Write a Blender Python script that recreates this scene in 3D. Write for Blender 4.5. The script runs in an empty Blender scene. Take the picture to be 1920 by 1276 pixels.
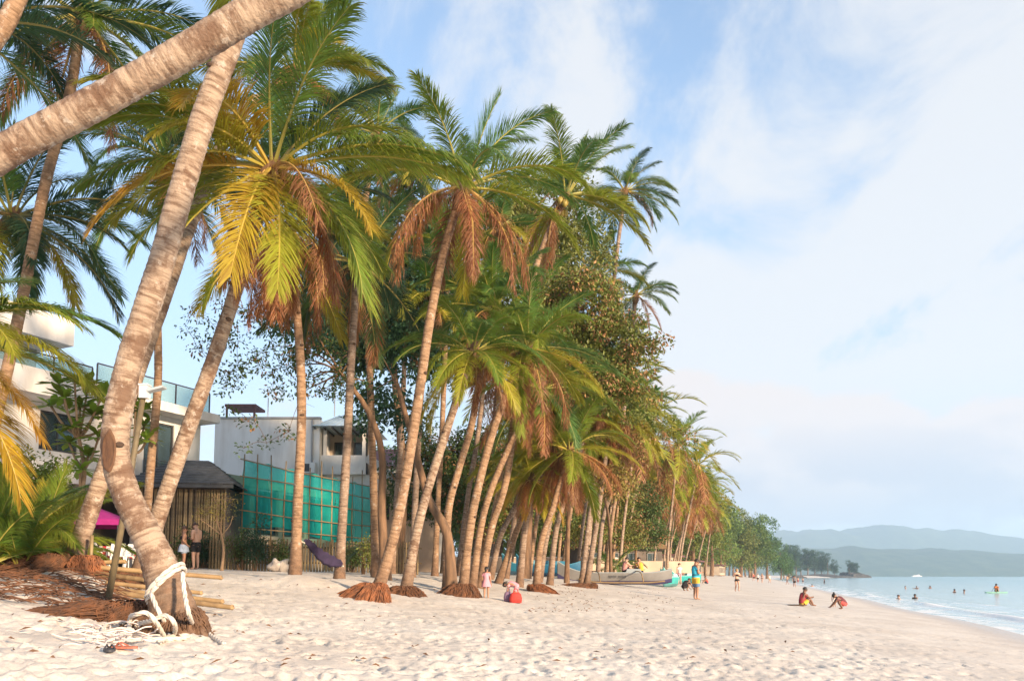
import bpy, bmesh, math, random
import numpy as np
from mathutils import Vector, Matrix, Quaternion, noise as mnoise

scene = bpy.context.scene
COL = scene.collection
R = math.radians
PI = math.pi

# ------------------------------------------------------------------ camera
FPX, W, H = 1493.0, 1920.0, 1276.0
PITCH = R(5.0)
CAM = Vector((0, 0, 1.9))
HORIZON = 1079.0
SHIFT_PX = (HORIZON - H / 2) - FPX * math.tan(PITCH)
cam_data = bpy.data.cameras.new('camera')
cam_data.sensor_width = 36.0
cam_data.lens = FPX / W * 36.0
cam_data.shift_y = SHIFT_PX / W
cam_data.clip_start = 0.05
cam_data.clip_end = 60000
cam = bpy.data.objects.new('camera', cam_data)
cam.location = CAM
cam.rotation_euler = (PI / 2 + PITCH, 0, 0)
COL.objects.link(cam)
scene.camera = cam

# ------------------------------------------------------------------ sky, sun, exposure
SUN_EL, SUN_AZ = R(15.0), R(138.0)      # azimuth measured from +Y (view direction) towards +X (the sea)
world = bpy.data.worlds.new('World')
scene.world = world
world.use_nodes = True


def build_world():
    nt = world.node_tree
    nt.nodes.clear()
    N, L = nt.nodes.new, nt.links.new

    def math_(op, a, b=None, clamp=False):
        n = N('ShaderNodeMath'); n.operation = op; n.use_clamp = clamp
        for i, v in enumerate((a, b)):
            if v is None:
                continue
            if isinstance(v, (int, float)):
                n.inputs[i].default_value = v
            else:
                L(v, n.inputs[i])
        return n.outputs[0]

    def rng(v, a, b, c=0.0, d=1.0):
        n = N('ShaderNodeMapRange'); n.interpolation_type = 'SMOOTHSTEP'
        n.inputs[1].default_value = a; n.inputs[2].default_value = b
        n.inputs[3].default_value = c; n.inputs[4].default_value = d
        L(v, n.inputs[0]); return n.outputs[0]

    def noise(vec, scale, detail, rough=0.55, dist=0.0):
        n = N('ShaderNodeTexNoise'); n.noise_dimensions = '3D'
        n.inputs['Scale'].default_value = scale; n.inputs['Detail'].default_value = detail
        n.inputs['Roughness'].default_value = rough; n.inputs['Distortion'].default_value = dist
        L(vec, n.inputs['Vector']); return n.outputs[0]

    def mix(f, a, b):
        n = N('ShaderNodeMix'); n.data_type = 'RGBA'
        L(f, n.inputs[0])
        for i, v in ((6, a), (7, b)):
            if isinstance(v, tuple):
                n.inputs[i].default_value = (*v, 1)
            else:
                L(v, n.inputs[i])
        return n.outputs[2]

    sky = N('ShaderNodeTexSky'); sky.sky_type = 'NISHITA'; sky.sun_disc = False
    sky.sun_elevation = SUN_EL; sky.sun_rotation = SUN_AZ
    sky.altitude = 0; sky.air_density = 1.0; sky.dust_density = 0.6; sky.ozone_density = 1.6
    tc = N('ShaderNodeTexCoord')
    sep = N('ShaderNodeSeparateXYZ'); L(tc.outputs['Generated'], sep.inputs[0])
    x, y, z = sep.outputs
    zc = math_('ADD', math_('MAXIMUM', z, 0.0), 0.16)
    comb = N('ShaderNodeCombineXYZ')
    L(math_('DIVIDE', x, zc), comb.inputs[0]); L(math_('DIVIDE', y, zc), comb.inputs[1])
    comb.inputs[2].default_value = CLOUD_SEED
    mp = N('ShaderNodeMapping'); L(comb.outputs[0], mp.inputs[0])
    mp.inputs['Rotation'].default_value = (0, 0, R(34)); mp.inputs['Scale'].default_value = (1.25, 0.55, 1)
    big = noise(mp.outputs[0], 0.55, 3, 0.5)
    fine = noise(mp.outputs[0], 1.7, 9, 0.6, 0.5)
    s = math_('ADD', math_('MULTIPLY', big, 0.5), math_('MULTIPLY', fine, 0.5))
    veil = rng(s, 0.465, 0.55)                       # thin high sheets
    # low cumulus bank above the horizon
    mp2 = N('ShaderNodeMapping'); L(tc.outputs['Generated'], mp2.inputs[0])
    mp2.inputs['Scale'].default_value = (1, 1, 2.0); mp2.inputs['Location'].default_value = (BANK_SEED, 0.3, 0)
    cum = noise(mp2.outputs[0], 3.6, 9, 0.52, 0.15)
    thr = math_('SUBTRACT', cum, math_('MULTIPLY', math_('ABSOLUTE', math_('SUBTRACT', z, 0.11)), 1.6))
    bank = rng(thr, 0.36, 0.43)
    lit = rng(noise(mp2.outputs[0], 7.0, 4, 0.5), 0.42, 0.62)
    top = rng(math_('ADD', z, math_('MULTIPLY', lit, 0.05)), 0.10, 0.20)
    bankcol = mix(top, BANK_LOW, BANK_TOP)
    haze = rng(z, -0.02, 0.60, 1.0, 0.2)
    base = mix(math_('MULTIPLY', haze, 0.9), sky.outputs[0], mix(rng(z, 0.0, 0.34), HAZE_LOW, HAZE_COL))
    c1 = mix(math_('MULTIPLY', math_('MULTIPLY', veil, rng(z, 0.10, 0.24, 0.35, 1.0)), 0.85), base, VEIL_COL)
    c2 = mix(math_('MULTIPLY', bank, 0.85), c1, bankcol)
    bg = N('ShaderNodeBackground'); L(c2, bg.inputs[0]); bg.inputs[1].default_value = SKY_STRENGTH
    out = N('ShaderNodeOutputWorld'); L(bg.outputs[0], out.inputs[0])


SKY_STRENGTH = 0.15
CLOUD_SEED, BANK_SEED = 1.1, 3.3
HAZE_COL = (1.36, 1.74, 2.22)
HAZE_LOW = (2.02, 2.16, 2.36)
VEIL_COL = (2.50, 2.50, 2.52)
BANK_LOW = (1.78, 1.82, 2.04)
BANK_TOP = (2.62, 2.36, 2.26)
build_world()

sun_data = bpy.data.lights.new('sun', 'SUN')
sun_data.energy = 4.2
sun_data.angle = R(4.0)
sun_data.color = (1.0, 0.75, 0.50)
sun = bpy.data.objects.new('sun', sun_data)
COL.objects.link(sun)
sun_dir = Vector((math.sin(SUN_AZ) * math.cos(SUN_EL), math.cos(SUN_AZ) * math.cos(SUN_EL), math.sin(SUN_EL)))
sun.rotation_euler = sun_dir.to_track_quat('Z', 'Y').to_euler()
sun.location = sun_dir * 50

scene.view_settings.view_transform = 'Standard'
scene.view_settings.look = 'None'
scene.view_settings.gamma = 1.0
scene.view_settings.use_curve_mapping = False
scene.view_settings.exposure = 1.31
scene.render.engine = 'CYCLES'
scene.cycles.use_denoising = True
scene.cycles.max_bounces = 8
scene.cycles.diffuse_bounces = 5
scene.cycles.glossy_bounces = 2
scene.cycles.transmission_bounces = 4
scene.cycles.transparent_max_bounces = 12
scene.cycles.volume_bounces = 1
scene.cycles.sample_clamp_indirect = 8.0

# ------------------------------------------------------------------ helpers
def at(px, py, Y):
    """world point seen at photo pixel (px, py) at depth Y metres along the view"""
    u = (px - W / 2) / FPX
    v = (H / 2 - py + SHIFT_PX) / FPX
    d = Vector((u, math.cos(PITCH) - v * math.sin(PITCH), math.sin(PITCH) + v * math.cos(PITCH)))
    return CAM + d * (Y / d.y)


def tag(o, label=None, cat=None, group=None, kind=None):
    if label: o['label'] = label
    if cat: o['category'] = cat
    if group: o['group'] = group
    if kind: o['kind'] = kind
    return o


def link(name, me, mats=None, parent=None, loc=None, rz=None, smooth=False):
    if mats is not None and len(me.materials) == 0:
        for m in (mats if isinstance(mats, (list, tuple)) else [mats]):
            me.materials.append(m)
    if smooth and len(me.polygons):
        me.polygons.foreach_set('use_smooth', [True] * len(me.polygons))
    o = bpy.data.objects.new(name, me)
    COL.objects.link(o)
    if parent is not None: o.parent = parent
    if loc is not None: o.location = loc
    if rz is not None: o.rotation_euler = (0, 0, rz)
    return o


def empty(name, loc=(0, 0, 0), rz=0.0, label=None, cat=None, group=None):
    o = bpy.data.objects.new(name, None)
    o.empty_display_size = 0.1
    COL.objects.link(o)
    o.location = loc
    o.rotation_euler = (0, 0, rz)
    return tag(o, label, cat, group)


class MB:
    """collects vertices and faces for one mesh"""
    def __init__(self):
        self.v, self.f, self.m = [], [], []

    def add(self, vs, fs, mi=0):
        b = len(self.v)
        self.v += [tuple(p) for p in vs]
        self.f += [tuple(i + b for i in f) for f in fs]
        self.m += [mi] * len(fs)
        return self

    def box(self, c, s, rot=None, mi=0, taper=1.0):
        vs = []
        for z in (-1, 1):
            k = taper if z > 0 else 1.0
            for x, y in ((-1, -1), (1, -1), (1, 1), (-1, 1)):
                p = Vector((x * s[0] / 2 * k, y * s[1] / 2 * k, z * s[2] / 2))
                if rot is not None: p = rot @ p
                vs.append(p + Vector(c))
        self.add(vs, [(0, 3, 2, 1), (4, 5, 6, 7), (0, 1, 5, 4), (1, 2, 6, 5), (2, 3, 7, 6), (3, 0, 4, 7)], mi)
        return self

    def beam(self, a, b, w, h, mi=0):
        a, b = Vector(a), Vector(b)
        d = b - a
        q = d.to_track_quat('X', 'Z').to_matrix()
        return self.box((a + b) / 2, (d.length, w, h), q, mi)

    def tube(self, pts, rad, n=8, mi=0, caps=True, closed=False):
        pts = [Vector(p) for p in pts]
        k = len(pts)
        if not isinstance(rad, (list, tuple)): rad = [rad] * k
        up = None
        rings = []
        for i, p in enumerate(pts):
            a = pts[(i - 1) % k if closed else max(i - 1, 0)]
            b = pts[(i + 1) % k if closed else min(i + 1, k - 1)]
            t = (b - a)
            if t.length < 1e-9: t = Vector((0, 0, 1))
            t.normalize()
            if up is None:
                up = Vector((1, 0, 0)) if abs(t.x) < 0.8 else Vector((0, 1, 0))
            up = (up - t * up.dot(t))
            if up.length < 1e-6: up = t.orthogonal()
            up.normalize()
            sd = t.cross(up)
            r = rad[i]
            rings.append([p + (up * math.cos(2 * PI * j / n) + sd * math.sin(2 * PI * j / n)) * r for j in range(n)])
        vs = [q for ring in rings for q in ring]
        fs = []
        for i in range(k if closed else k - 1):
            i2 = (i + 1) % k
            for j in range(n):
                fs.append((i * n + j, i * n + (j + 1) % n, i2 * n + (j + 1) % n, i2 * n + j))
        if caps and not closed:
            fs.append(tuple(range(n - 1, -1, -1)))
            fs.append(tuple((k - 1) * n + j for j in range(n)))
        return self.add(vs, fs, mi)

    def ell(self, c, r, nu=10, nv=7, mi=0, rot=None, zmin=-1.0):
        c = Vector(c)
        if not isinstance(r, (list, tuple)): r = (r, r, r)
        vs, fs = [], []
        t0 = math.acos(max(-1, min(1, -zmin)))
        for i in range(nv + 1):
            th = t0 + (PI - t0) * i / nv if zmin > -1 else PI * i / nv
            z = -math.cos(th); s = math.sin(th)
            for j in range(nu):
                a = 2 * PI * j / nu
                p = Vector((r[0] * s * math.cos(a), r[1] * s * math.sin(a), r[2] * z))
                if rot is not None: p = rot @ p
                vs.append(c + p)
        for i in range(nv):
            for j in range(nu):
                fs.append((i * nu + j, i * nu + (j + 1) % nu, (i + 1) * nu + (j + 1) % nu, (i + 1) * nu + j))
        return self.add(vs, fs, mi)

    def loft(self, secs, n=10, mi=0, caps=False):
        """secs: list of (centre, rx, ry) horizontal ellipses or (centre, rx, ry, matrix)"""
        vs, fs = [], []
        for s in secs:
            c = Vector(s[0]); M = s[3] if len(s) > 3 else None
            for j in range(n):
                a = 2 * PI * j / n
                p = Vector((s[1] * math.cos(a), s[2] * math.sin(a), 0))
                if M is not None: p = M @ p
                vs.append(c + p)
        for i in range(len(secs) - 1):
            for j in range(n):
                fs.append((i * n + j, i * n + (j + 1) % n, (i + 1) * n + (j + 1) % n, (i + 1) * n + j))
        if caps:
            fs.append(tuple(range(n - 1, -1, -1))); fs.append(tuple((len(secs) - 1) * n + j for j in range(n)))
        return self.add(vs, fs, mi)

    def mesh(self, name='mesh'):
        me = bpy.data.meshes.new(name)
        me.from_pydata(self.v, [], self.f)
        if any(self.m): me.polygons.foreach_set('material_index', self.m)
        me.update()
        return me

    def build(self, name, mats, parent=None, loc=None, rz=None, smooth=False):
        return link(name, self.mesh(name), mats, parent, loc, rz, smooth)


def copy_tree(o, parent=None):
    c = o.copy()
    COL.objects.link(c)
    if parent is not None:
        c.parent = parent
    for ch in list(o.children):
        copy_tree(ch, c)
    return c


def catmull(pts, n):
    pts = [Vector(p) for p in pts]
    P = [pts[0] * 2 - pts[1]] + pts + [pts[-1] * 2 - pts[-2]]
    segs = len(pts) - 1
    out = []
    for i in range(n + 1):
        t = i / n * segs
        k = min(int(t), segs - 1); f = t - k
        a, b, c, d = P[k:k + 4]
        out.append(0.5 * ((2 * b) + (c - a) * f + (2 * a - 5 * b + 4 * c - d) * f * f + (3 * b - a - 3 * c + d) * f ** 3))
    return out


def even(pts, step):
    """resample a polyline at even steps"""
    L = [0.0]
    for a, b in zip(pts, pts[1:]): L.append(L[-1] + (b - a).length)
    n = max(2, int(L[-1] / step))
    out, k = [], 0
    for i in range(n + 1):
        t = L[-1] * i / n
        while k < len(L) - 2 and L[k + 1] < t: k += 1
        f = (t - L[k]) / max(1e-9, L[k + 1] - L[k])
        out.append(pts[k].lerp(pts[k + 1], f))
    return out, L[-1]


# ------------------------------------------------------------------ materials
def mat_base(name, rough=0.7):
    m = bpy.data.materials.new(name)
    m.use_nodes = True
    nt = m.node_tree
    b = nt.nodes['Principled BSDF']
    b.inputs['Roughness'].default_value = rough
    return m, nt, b, nt.nodes.new, nt.links.new


def ramp_mix(nt, fac, c1, c2, lo=0.4, hi=0.6):
    r = nt.nodes.new('ShaderNodeValToRGB')
    r.color_ramp.elements[0].position = lo; r.color_ramp.elements[0].color = (*c1, 1)
    r.color_ramp.elements[1].position = hi; r.color_ramp.elements[1].color = (*c2, 1)
    nt.links.new(fac, r.inputs[0])
    return r.outputs[0]


def noise_node(nt, scale, detail=5, vec=None, rough=0.55):
    n = nt.nodes.new('ShaderNodeTexNoise')
    n.inputs['Scale'].default_value = scale; n.inputs['Detail'].default_value = detail
    n.inputs['Roughness'].default_value = rough
    if vec is not None: nt.links.new(vec, n.inputs['Vector'])
    return n.outputs[0]


def bump_node(nt, b, height, strength, dist=0.02, normal=None):
    n = nt.nodes.new('ShaderNodeBump')
    n.inputs['Strength'].default_value = strength; n.inputs['Distance'].default_value = dist
    nt.links.new(height, n.inputs['Height'])
    if normal is not None: nt.links.new(normal, n.inputs['Normal'])
    nt.links.new(n.outputs[0], b.inputs['Normal'])
    return n.outputs[0]


def surf(name, c1, c2=None, scale=4.0, rough=0.7, bump=0.3, lo=0.35, hi=0.65, dist=0.01, stretch=None, coords='Object', metal=0.0):
    """general weathered surface: two tones mixed by noise and a fine relief"""
    m, nt, b, N, L = mat_base(name, rough)
    if c2 is None: c2 = tuple(min(1, c * 0.8) for c in c1)
    tc = N('ShaderNodeTexCoord'); vec = tc.outputs[coords]
    if stretch:
        mp = N('ShaderNodeMapping'); mp.inputs['Scale'].default_value = stretch
        L(vec, mp.inputs[0]); vec = mp.outputs[0]
    n1 = noise_node(nt, scale, 6, vec)
    L(ramp_mix(nt, n1, c1, c2, lo, hi), b.inputs['Base Color'])
    b.inputs['Metallic'].default_value = metal
    if bump:
        bump_node(nt, b, noise_node(nt, scale * 6, 4, vec), bump, dist)
    return m


def leaf_mat(name, attr_tip=False, trans=0.35, rough=0.5, var=0.25):
    """foliage: colour from the object's own colour, varied per object and along the leaf, part translucent"""
    m, nt, b, N, L = mat_base(name, rough)
    oi = N('ShaderNodeObjectInfo')
    hsv = N('ShaderNodeHueSaturation')
    L(oi.outputs['Color'], hsv.inputs['Color'])
    at_ = N('ShaderNodeAttribute'); at_.attribute_name = 'leafvar'
    mr = N('ShaderNodeMapRange'); mr.inputs[3].default_value = 1 - var; mr.inputs[4].default_value = 1 + var
    L(at_.outputs['Fac'], mr.inputs[0]); L(mr.outputs[0], hsv.inputs['Value'])
    mh = N('ShaderNodeMapRange'); mh.inputs[3].default_value = 0.485; mh.inputs[4].default_value = 0.512
    L(at_.outputs['Fac'], mh.inputs[0]); L(mh.outputs[0], hsv.inputs['Hue'])
    col = hsv.outputs[0]
    if attr_tip:
        t = N('ShaderNodeAttribute'); t.attribute_name = 'tip'
        mx = N('ShaderNodeMix'); mx.data_type = 'RGBA'
        L(t.outputs['Fac'], mx.inputs[0]); L(col, mx.inputs[6]); mx.inputs[7].default_value = (0.26, 0.135, 0.05, 1)
        col = mx.outputs[2]
    L(col, b.inputs['Base Color'])
    b.inputs['Specular IOR Level'].default_value = 0.35
    tr = N('ShaderNodeBsdfTranslucent'); L(col, tr.inputs[0])
    ms = N('ShaderNodeMixShader'); ms.inputs[0].default_value = trans
    out = nt.nodes['Material Output']
    L(b.outputs[0], ms.inputs[1]); L(tr.outputs[0], ms.inputs[2]); L(ms.outputs[0], out.inputs[0])
    return m


# ------------------------------------------------------------------ numpy value noise
def vnoise(x, y, seed=0):
    xi = np.floor(x).astype(np.int64); yi = np.floor(y).astype(np.int64)
    fx = x - xi; fy = y - yi
    fx = fx * fx * (3 - 2 * fx); fy = fy * fy * (3 - 2 * fy)

    def h(a, b):
        n = (a * 374761393 + b * 668265263 + seed * 1442695041) & 0xffffffff
        n = ((n ^ (n >> 13)) * 1274126177) & 0xffffffff
        n = (n ^ (n >> 16)) & 0xffffffff
        return n / 4294967295.0
    return (h(xi, yi) * (1 - fx) + h(xi + 1, yi) * fx) * (1 - fy) + (h(xi, yi + 1) * (1 - fx) + h(xi + 1, yi + 1) * fx) * fy


def fbm(x, y, seed=0, oct=4):
    s, a, t = 0, 1.0, 0
    for i in range(oct):
        s = s + a * vnoise(x * 2 ** i + 17.3 * i, y * 2 ** i - 9.1 * i, seed + i); t += a; a *= 0.5
    return s / t - 0.5

# ------------------------------------------------------------------ beach, sea, hills
def shore_x(Y):
    Y = np.asarray(Y, float)
    xw = 8.5 + 0.31 * Y + 0.35 * np.sin(Y * 0.21 + 1.0) * np.exp(-np.abs(Y) / 80)
    xw = xw + 100 * np.exp(-((Y - 830) / 85) ** 2)
    return xw - np.clip(Y - 930, 0, None) * 2.2


PS = [-400, -40, -10, -2, 0, 3, 6, 10.7, 16, 20, 29, 45, 120, 900]
PZ = [-6, -3, -0.8, -0.17, 0.0, 0.27, 0.50, 0.84, 1.36, 1.86, 2.15, 2.25, 2.5, 3.2]


def beach_z(X, Y):
    X = np.asarray(X, float); Y = np.asarray(Y, float)
    s = shore_x(Y) - X
    z = np.interp(s, PS, PZ) * 0.5 + 0.25 * (np.interp(s - 1.2, PS, PZ) + np.interp(s + 1.2, PS, PZ))
    dry = np.clip((s - 2.5) / 4, 0, 1)
    z = z + dry * 0.10 * fbm(X / 3.1, Y / 3.1, 5, 2)
    for (mx, my, mr, mh) in MOUNDS:
        z = z + mh * np.exp(-((X - mx) ** 2 + (Y - my) ** 2) / (mr * mr))
    return z


MOUNDS = []
for (px, py, d, r, h) in ((560, 1082, 18.2, 0.9, 0.16), (610, 1092, 17.8, 1.0, 0.10), (150, 1085, 12.2, 0.7, 0.22), (60, 1120, 11.0, 1.2, 0.15), (660, 1085, 20.5, .8, .12)):
    p = at(px, py, d); MOUNDS.append((p.x, p.y, r, h))


def gz(x, y):
    return float(beach_z(x, y))


def ground(px, d, dz=0.0):
    """point on the sand in image column px at depth d"""
    x = (px - W / 2) / FPX * d / math.cos(PITCH) * math.cos(PITCH)
    return Vector((x, d, gz(x, d) + dz))


def polar_mesh(name, az, r, zfun):
    A, Rr = np.meshgrid(az, r)
    X = Rr * np.sin(A); Y = Rr * np.cos(A)
    Z = zfun(X, Y, A, Rr)
    nr, na = A.shape
    co = np.stack([X, Y, Z], -1).reshape(-1, 3)
    i = np.arange(nr - 1)[:, None] * na + np.arange(na - 1)[None, :]
    f = np.stack([i, i + 1, i + na + 1, i + na], -1).reshape(-1, 4)
    me = bpy.data.meshes.new(name)
    me.vertices.add(len(co)); me.vertices.foreach_set('co', co.ravel())
    me.loops.add(f.size); me.loops.foreach_set('vertex_index', f[:, ::-1].ravel().astype(np.int32))
    me.polygons.add(len(f)); me.polygons.foreach_set('loop_start', np.arange(0, f.size, 4, dtype=np.int32))
    me.polygons.foreach_set('loop_total', np.full(len(f), 4, np.int32))
    me.polygons.foreach_set('use_smooth', np.ones(len(f), bool))
    me.update(calc_edges=True)
    me.validate()
    return me


AZ = np.concatenate([np.radians(np.linspace(-180, -40, 40))[:-1], np.radians(np.arange(-40, 40.01, 0.2)), np.radians(np.linspace(40, 180, 40))[1:]])
r1 = [1.2]
while r1[-1] < 60: r1.append(r1[-1] + max(0.03, 0.0062 * r1[-1]))
while r1[-1] < 30000: r1.append(r1[-1] * 1.06)
RR = np.array(r1)


def sand_z(X, Y, A, Rr):
    z = beach_z(X, Y)
    s = shore_x(Y) - X
    near = np.clip(1.3 - Rr / 60, 0, 1)
    dry = np.clip((s - 1.5) / 5, 0.03, 1) * near
    z = z + dry * (0.055 * fbm(X / 0.42, Y / 0.42, 11, 3) + 0.04 * np.abs(fbm(X / 0.16, Y / 0.16, 23, 3)))
    rng = np.random.default_rng(4)
    n = 14000
    rr = 2.0 + 43 * rng.random(n) ** 1.25
    aa = np.radians(rng.uniform(-40, 40, n))
    rot = rng.normal(0.3, 0.9, n); dep = rng.uniform(0.010, 0.031, n); ln = rng.uniform(0.07, 0.13, n)
    for k in range(n):
        cx, cy = rr[k] * math.sin(aa[k]), rr[k] * math.cos(aa[k])
        sk = float(shore_x(cy)) - cx
        if sk < 2.0: continue
        if sk < 6 and rng.random() > 0.35: continue
        da = 0.42 / rr[k]
        j0, j1 = np.searchsorted(AZ, [aa[k] - da, aa[k] + da]); i0, i1 = np.searchsorted(RR, [rr[k] - 0.42, rr[k] + 0.42])
        if i1 <= i0 or j1 <= j0: continue
        dx = X[i0:i1, j0:j1] - cx; dy = Y[i0:i1, j0:j1] - cy
        c, q = math.cos(rot[k]), math.sin(rot[k])
        e = np.sqrt(((dx * c + dy * q) / 0.065) ** 2 + ((-dx * q + dy * c) / ln[k]) ** 2)
        z[i0:i1, j0:j1] += dep[k] * (-np.exp(-e ** 4 * 0.9) + 0.42 * np.exp(-((e - 1.42) / 0.36) ** 2))
    return z


def sand_material():
    m, nt, b, N, L = mat_base('sand', 0.92)
    g = N('ShaderNodeNewGeometry')
    n1 = noise_node(nt, 0.55, 5, g.outputs['Position'])
    n2 = noise_node(nt, 38, 3, g.outputs['Position'], 0.7)
    c1 = ramp_mix(nt, n1, (0.60, 0.535, 0.47), (0.72, 0.66, 0.59), 0.35, 0.65)
    mx = N('ShaderNodeMix'); mx.data_type = 'RGBA'; mx.blend_type = 'MULTIPLY'; mx.inputs[0].default_value = 0.7
    L(c1, mx.inputs[6]); L(ramp_mix(nt, n2, (0.68, 0.66, 0.65), (1, 1, 1), 0.3, 0.52), mx.inputs[7])
    # damp sand along the waterline
    sp = N('ShaderNodeSeparateXYZ'); L(g.outputs['Position'], sp.inputs[0])
    mr = N('ShaderNodeMapRange'); mr.interpolation_type = 'SMOOTHSTEP'
    mr.inputs[1].default_value = 0.05; mr.inputs[2].default_value = 0.24; mr.inputs[3].default_value = 1; mr.inputs[4].default_value = 0
    L(sp.outputs[2], mr.inputs[0])
    wet = N('ShaderNodeMix'); wet.data_type = 'RGBA'
    L(mr.outputs[0], wet.inputs[0]); L(mx.outputs[2], wet.inputs[6]); wet.inputs[7].default_value = (0.50, 0.43, 0.37, 1)
    L(wet.outputs[2], b.inputs['Base Color'])
    rr = N('ShaderNodeMapRange'); rr.inputs[3].default_value = 0.92; rr.inputs[4].default_value = 0.3
    L(mr.outputs[0], rr.inputs[0]); L(rr.outputs[0], b.inputs['Roughness'])
    n3 = noise_node(nt, 9, 6, g.outputs['Position'], 0.65)
    bump_node(nt, b, n3, 0.4, 0.04)
    return m


SAND = sand_material()
tag(link('beach', polar_mesh('beach', AZ, RR, sand_z), SAND), kind='structure')


def sea_z(X, Y, A, Rr):
    s = -(shore_x(Y) - X)             # metres out to sea
    s = np.clip(s, 0, None)
    w = 0.015 * fbm(X / 1.1, Y / 1.6, 31, 3) + 0.05 * fbm(X / 3.5, Y / 6.0, 33, 3)
    w = w * np.clip(1.6 - Rr / 160, 0.0, 1)
    jit = 3.0 * fbm(X / 14, Y / 14, 41, 2)
    for (s0, h, wd) in ((2.2, 0.10, 0.55), (5.6, 0.07, 0.9), (10.5, 0.05, 1.3), (17, 0.04, 1.8)):
        q = (s - s0 + jit * min(1, s0 / 4)) / wd
        amp = h * (0.35 + 1.3 * vnoise(Y / 6.0 + s0, Y * 0 + s0, 77))
        w = w + amp * np.where(q > 0, np.exp(-q * q * 0.5), np.exp(-q * q * 2.6)) * np.clip(1.5 - Rr / 120, 0, 1)
    return 0.012 + w * np.clip(s / 1.5, 0.05, 1) - 0.0 * s


def sea_material():
    m, nt, b, N, L = mat_base('sea_water', 0.12)
    g = N('ShaderNodeNewGeometry')
    sp = N('ShaderNodeSeparateXYZ'); L(g.outputs['Position'], sp.inputs[0])

    def mth(op, a, bb):
        n = N('ShaderNodeMath'); n.operation = op
        for i, v in enumerate((a, bb)):
            if isinstance(v, (int, float)): n.inputs[i].default_value = v
            else: L(v, n.inputs[i])
        return n.outputs[0]
    out = mth('SUBTRACT', mth('SUBTRACT', sp.outputs[0], mth('MULTIPLY', sp.outputs[1], 0.31)), 8.5)   # metres from the waterline
    mr = N('ShaderNodeMapRange'); mr.inputs[1].default_value = 0; mr.inputs[2].default_value = 60
    L(out, mr.inputs[0])
    base = ramp_mix(nt, mr.outputs[0], (0.56, 0.68, 0.68), (0.36, 0.60, 0.66), 0.0, 1.0)
    # foam patches near the edge
    mp = N('ShaderNodeMapping'); mp.inputs['Rotation'].default_value = (0, 0, R(-17)); mp.inputs['Scale'].default_value = (1.0, 0.22, 1)
    L(g.outputs['Position'], mp.inputs[0])
    fn = noise_node(nt, 1.3, 7, mp.outputs[0], 0.62)
    edge = N('ShaderNodeMapRange'); edge.inputs[1].default_value = 7.5; edge.inputs[2].default_value = 0.0
    edge.inputs[3].default_value = -0.07; edge.inputs[4].default_value = 0.13
    L(out, edge.inputs[0])
    hz = N('ShaderNodeMapRange'); hz.inputs[1].default_value = 0.05; hz.inputs[2].default_value = 0.16; hz.inputs[3].default_value = 0; hz.inputs[4].default_value = 0.16
    L(sp.outputs[2], hz.inputs[0])
    ff = N('ShaderNodeMapRange'); ff.inputs[1].default_value = 0.58; ff.inputs[2].default_value = 0.68
    L(mth('ADD', mth('ADD', fn, edge.outputs[0]), hz.outputs[0]), ff.inputs[0])
    mx = N('ShaderNodeMix'); mx.data_type = 'RGBA'
    L(ff.outputs[0], mx.inputs[0]); L(base, mx.inputs[6]); mx.inputs[7].default_value = (0.82, 0.83, 0.83, 1)
    L(mx.outputs[2], b.inputs['Base Color'])
    rg = N('ShaderNodeMapRange'); rg.inputs[3].default_value = 0.12; rg.inputs[4].default_value = 0.7
    L(ff.outputs[0], rg.inputs[0]); L(rg.outputs[0], b.inputs['Roughness'])
    b.inputs['IOR'].default_value = 1.33
    mp2 = N('ShaderNodeMapping'); mp2.inputs['Rotation'].default_value = (0, 0, R(-17)); mp2.inputs['Scale'].default_value = (1.0, 0.45, 1)
    L(g.outputs['Position'], mp2.inputs[0])
    bump_node(nt, b, noise_node(nt, 1.6, 6, mp2.outputs[0], 0.6), 0.22, 0.10)
    return m


AZS = np.concatenate([np.radians(np.linspace(-180, -5, 40))[:-1], np.radians(np.arange(-5, 42.01, 0.3)), np.radians(np.linspace(42, 180, 40))[1:]])
r2 = [2.0]
while r2[-1] < 60: r2.append(r2[-1] * 1.011)
while r2[-1] < 40000: r2.append(r2[-1] * 1.08)
SEA = sea_material()
tag(link('sea', polar_mesh('sea', AZS, np.array(r2), sea_z), SEA), kind='structure')


def hill(name, Y0, depth, x0, x1, prof, seed, mat, nx=220, ny=26):
    """ridge of real hills: prof gives the crest height in metres at fractions of its length"""
    xs = np.linspace(x0, x1, nx); ys = np.linspace(0, 1, ny)
    Xg, Yg = np.meshgrid(xs, ys)
    f = (Xg - x0) / (x1 - x0)
    crest = np.interp(f, [p[0] for p in prof], [p[1] for p in prof])
    sh = np.sin(np.clip(Yg * 1.0, 0, 1) * PI) ** 0.8
    n = fbm(Xg / 420, Yg * depth / 420, seed, 5)
    rid = 1 - 2 * np.abs(fbm(Xg / 300, Yg * depth / 520, seed + 9, 4))
    Z = crest * sh * (0.80 + 0.30 * rid * sh + 0.25 * n) + 14 * fbm(Xg / 70, Yg * depth / 70, seed + 3, 3) * (sh > 0.05) - 6 * (sh < 0.02)
    co = np.stack([Xg, Y0 + Yg * depth, Z], -1).reshape(-1, 3)
    i = np.arange(ny - 1)[:, None] * nx + np.arange(nx - 1)[None, :]
    fc = np.stack([i, i + 1, i + nx + 1, i + nx], -1).reshape(-1, 4)
    me = bpy.data.meshes.new(name); me.from_pydata(co.tolist(), [], fc.tolist()); me.update()
    return tag(link(name, me, mat, smooth=True), kind='structure')


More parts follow.
